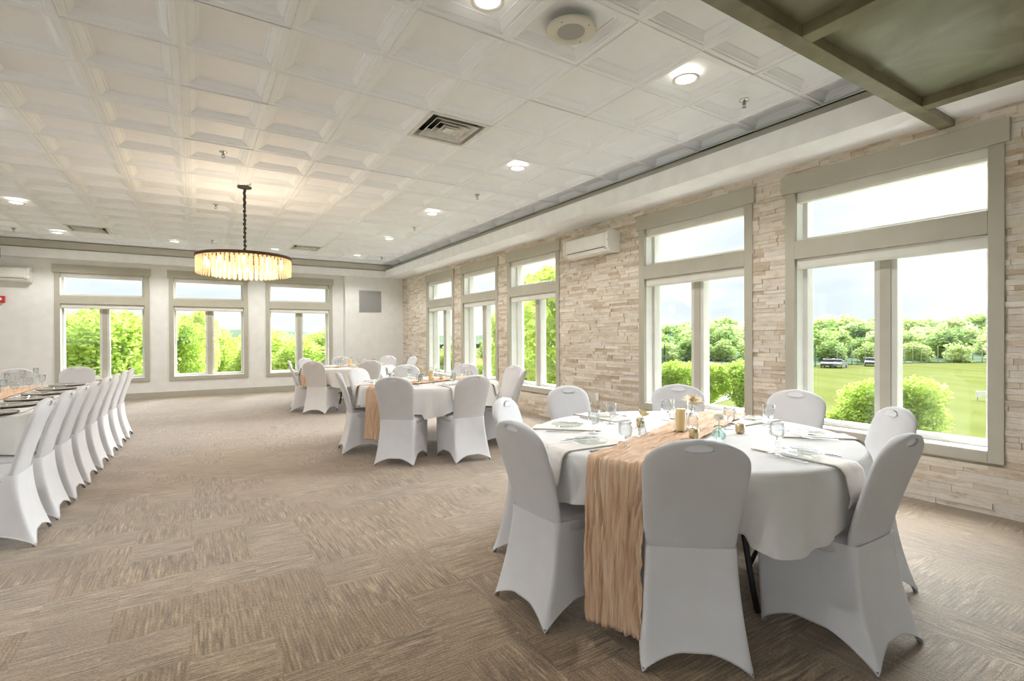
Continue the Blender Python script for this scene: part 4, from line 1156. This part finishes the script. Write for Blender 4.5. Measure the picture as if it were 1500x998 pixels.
# nearer trees: (azimuth deg, distance, height, variant, label)
near = [tree_proto('deciduous_tree', 'fol_lime', 8, 3.0, 9000, .13, s) for s in (1, 2)]
usedn = [False, False]
def near_tree(az, d, top_z, base, label, group=None, v=0, widen=1.0):
    global usedn
    x, y = d*math.sin(math.radians(az)), d*math.cos(math.radians(az)); s = (top_z-base)/8
    o = scat(near[v], x, y, base, s, label, 'tree', group, rg, not usedn[v]); usedn[v] = True
    o.scale = (s*widen, s*widen, s)
    return o
gb = 'leafy trees behind the back windows'
near_tree(-9.3, 31, 2.62, GZ-.8, 'lime green leafy tree in the left pane of leftmost back window', gb, 0, 1.0)
near_tree(-5.2, 28, 2.35, GZ-.8, 'lime green leafy tree in the right pane of leftmost back window', gb, 1, 1.1)
near_tree(-7.3, 40, 3.1, GZ-.8, 'taller leafy tree behind mullion of leftmost back window', gb, 1, 1.0)
near_tree(-14, 30, 2.62, GZ-.8, 'leafy tree left of the leftmost back window', gb, 1, 1.2)
near_tree(-1.4, 31, 2.38, GZ-.8, 'leafy tree at left in the middle back window', gb, 0, 0.75)
near_tree(0.6, 36, 3.0, GZ-.8, 'thin-topped tree inside left pane of the middle back window', gb, 1, 0.5)
near_tree(1.9, 52, 2.09, GZ-.8, 'leafy tree behind mullion of the middle back window', gb, 0, 1.0)
near_tree(4.6, 60, 2.09, GZ-.8, 'leafy tree at the right in the middle back window', gb, 0, 1.0)
near_tree(6.6, 34, 1.67, GZ-.8, 'lime tree in left pane of the right back window', gb, 1, 1.1)
near_tree(9.0, 30, 1.15, GZ-.8, 'lime tree behind mullion of the right back window', gb, 0, 1.1)
near_tree(11.6, 32, 1.7, GZ-.8, 'lime tree in right pane of the right back window', gb, 1, 1.0)
near_tree(15.5, 34, 1.47, GZ-.8, 'lime tree hidden behind the pier by the back wall', gb, 0, 1.1)
gs = 'leafy trees close outside the stone wall windows'
near_tree(38.6, 15.5, 3.61, GZ, 'large bright tree filling the third window on the stone wall', gs, 1, 1.0)
near_tree(33.6, 19, 2.92, GZ, 'tree at left in the third window on the stone wall', gs, 0, 0.62)
near_tree(30.9, 22, 2.52, GZ, 'slender lime tree in right pane of the second far stone wall window', gs, 1, 0.34)
near_tree(28.2, 30, -0.04, GZ, 'lime tree low in the second far window on the stone wall', gs, 0, 1.2)
near_tree(24.9, 40, 0.17, GZ, 'small tree low in the farthest stone wall window', gs, 1, 1.3)
near_tree(22.3, 46, 0.31, GZ, 'small tree at the left of the farthest stone wall window', gs, 0, 1.3)
gw = 'lime trees in a row seen through second nearest window'
near_tree(47.0, 30.5, -0.06, GZ, 'leftmost lime tree of the row behind the near table dahlia', gw, 0, 1.15)
near_tree(50.2, 30.0, -0.13, GZ, 'second lime tree of the row behind the near table dahlia', gw, 1, 1.15)
near_tree(53.4, 29.5, 0.03, GZ, 'third lime tree of the row behind the near table dahlia', gw, 0, 1.15)
near_tree(56.6, 29.0, -0.03, GZ, 'rightmost lime tree of the row behind the near table dahlia', gw, 1, 1.15)
# bushes before the field
near_tree(63.8, 26, -1.91, GZ-.9, 'low green bush at left bottom of the largest window', 'green bushes at the edge of the field', 1, 1.5)['category'] = 'bush'
near_tree(67.6, 26, -0.63, GZ-.9, 'tall green bush left of the mullion in the largest window', 'green bushes at the edge of the field', 1, 1.0)['category'] = 'bush'
near_tree(70.6, 27, -0.51, GZ-.9, 'green bush right of the mullion in the largest window', 'green bushes at the edge of the field', 1, 1.05)['category'] = 'bush'
pp = pine_proto()
for k, (az, d, s, b, lb) in enumerate(((9.3, 50, .82, -4.8, 'dark pine poking above trees in the right back window'), (49.0, 60, .5, -4, 'dark pine at left of second nearest window'), (63.2, 103, .42, -4, 'dark evergreen at left end of the pole row'))):
    scat(pp, d*math.sin(math.radians(az)), d*math.cos(math.radians(az)), b, s, lb, 'tree', 'dark evergreens', rg, k == 0)
# woodland on the hill
fp = [tree_proto('woodland_tree', 'fol_forest', 9, 4.6, 1500, .42, s, trunk=.12) for s in (5, 6, 7)]
uf = [True]*3; cnt = 0; pts = []
def wood(az, r, sc):
    global cnt
    x, y = r*math.sin(math.radians(az)), r*math.cos(math.radians(az)); v = rg.randrange(3)
    o = scat(fp[v], x, y, hill_h(x, y)-1.0, sc, 'green woodland tree on the wooded hill beyond the field', 'tree', 'woodland trees on the hill beyond the field', rg, uf[v]); uf[v] = False; cnt += 1
    o.scale = (sc*1.45, sc*1.45, sc)
for row, (dr, step, s0) in enumerate(((3, 3.1, .60), (15, 3.0, .72), (28, 2.8, .78), (42, 2.6, .80), (57, 2.4, .84), (73, 2.2, .86), (90, 2.0, .88))):
    az = 39.5+rg.uniform(0, 1)
    while az < 88:
        wood(az+rg.uniform(-.4, .4), edge_r(az)+dr+rg.uniform(-3, 3), s0*rg.uniform(.85, 1.15)); az += step
# mid-distance trees between the field and the far ridge, back direction
for k in range(46):
    az = rg.uniform(-16, 39); r = rg.uniform(95, 190); x, y = r*math.sin(math.radians(az)), r*math.cos(math.radians(az)); v = rg.randrange(3)
    o = scat(fp[v], x, y, hill_h(x, y)-.6, .62, 'distant green tree on the plain beyond the back windows', 'tree', 'distant trees on the plain', rg, False); cnt += 1
# net poles along the far edge of the field
pl = MB().tube([(0,0,-1),(0,0,3.3)], [.08,.06], 6).build('net_pole', M['pole'])
for k in range(26):
    az = 65.0+k*.56+rg.uniform(-.12, .12); r = edge_r(az)-2; o = pl if k == 0 else pl.copy()
    if k: COL.objects.link(o)
    o.location = (r*math.sin(math.radians(az)), r*math.cos(math.radians(az)), GZ)
    tag(o, 'slender grey pole in the row along the far edge of the field', 'pole', 'net poles along the far edge of the field')
def car(az, r, mat, label, rz):
    t = thing('parked_car', (r*math.sin(math.radians(az)), r*math.cos(math.radians(az)), GZ), rz); tag(t, label, 'car')
    b = MB(); prof = [(-2.1,.35),(-2.1,.8),(-1.3,.95),(1.2,.95),(2.1,.8),(2.15,.35)]
    b.grid([[(x,y,z) for x,z in prof] for y in (-.85,.85)], closed_v=True, smooth=False); b.f += [tuple(range(6,12)), tuple(reversed(range(6)))]; b.sm += [False]*2; b.attr += [None]*2
    b.build('body', M[mat], t, bevel=.05)
    b = MB(); prof = [(-1.2,.95),(-.7,1.45),(.6,1.45),(1.1,.95)]
    b.grid([[(x,y,z) for x,z in prof] for y in (-.72,.72)], closed_v=True, smooth=False); b.f += [tuple(range(4,8)), tuple(reversed(range(4)))]; b.sm += [False]*2; b.attr += [None]*2
    b.build('cabin', M['car_glass'], t, bevel=.04)
    for x in (-1.35, 1.35):
        for y in (-.84, .84):
            w = MB().tube([(x,y-.1,.33),(x,y+.1,.33)], .33, 14).build('wheel', M['rubber'], t)
car(64.3, 101, 'car_paint_grey', 'tiny grey parked car at left edge of the field', .3); car(65.1, 101, 'car_paint_white', 'tiny white parked car at left edge of the field', .2)
car(67.6, 110, 'car_paint_grey', 'tiny dark parked car right of the white one, beyond the field', .4)
t = thing('field_sign', (54.3, 14.3, GZ), .3); tag(t, 'small white sign on the mown field seen in the largest window', 'sign')
MB().box(-.05, .05, -.45, .45, .25, .75).build('board', M['white_trim'], t); 
for y in (-.35, .35): MB().box(-.03, .03, y-.03, y+.03, 0, .25).build('post', M['pole'], t)

# ------------------------------------------------------------------ sky and light
w = bpy.data.worlds.new('World'); scn.world = w; w.use_nodes = True; nt = w.node_tree; nt.nodes.clear()
def nn_(t_, **k):
    x = nt.nodes.new(t_)
    for a, v in k.items():
        if a.startswith('_'): x.inputs[a[1:]].default_value = v
        else: setattr(x, a, v)
    return x
tc = nn_('ShaderNodeTexCoord'); mp = nn_('ShaderNodeMapping'); mp.inputs['Scale'].default_value = (1.6,1.6,5.5); nt.links.new(tc.outputs['Generated'], mp.inputs[0])
nz = nn_('ShaderNodeTexNoise', _Scale=1.9, _Detail=7.0, _Roughness=.55, _Distortion=.4); nt.links.new(mp.outputs[0], nz.inputs['Vector'])
rp = nn_('ShaderNodeValToRGB'); e = rp.color_ramp.elements; e[0].position = .36; e[0].color = (.67,.745,.80,1); e[1].position = .62; e[1].color = (1.0,1.0,1.0,1)
x_ = e.new(.48); x_.color = (.80,.86,.90,1)
nt.links.new(nz.outputs[0], rp.inputs[0]); bg = nn_('ShaderNodeBackground', _Strength=.86); ow = nn_('ShaderNodeOutputWorld')
nt.links.new(rp.outputs[0], bg.inputs[0]); nt.links.new(bg.outputs[0], ow.inputs[0])
su = bpy.data.lights.new('hazy_sun', 'SUN'); su.energy = 26.0; su.angle = math.radians(80); su.color = (.92,.965,1)
so_ = bpy.data.objects.new('hazy_sun', su); COL.objects.link(so_)
d = Vector((-.79, -.38, -.48)).normalized(); so_.rotation_euler = d.to_track_quat('-Z', 'Y').to_euler()

scn.view_settings.view_transform = 'Standard'; scn.view_settings.look = 'None'; scn.view_settings.gamma = 1; scn.view_settings.use_curve_mapping = False
scn.view_settings.exposure = 0.65
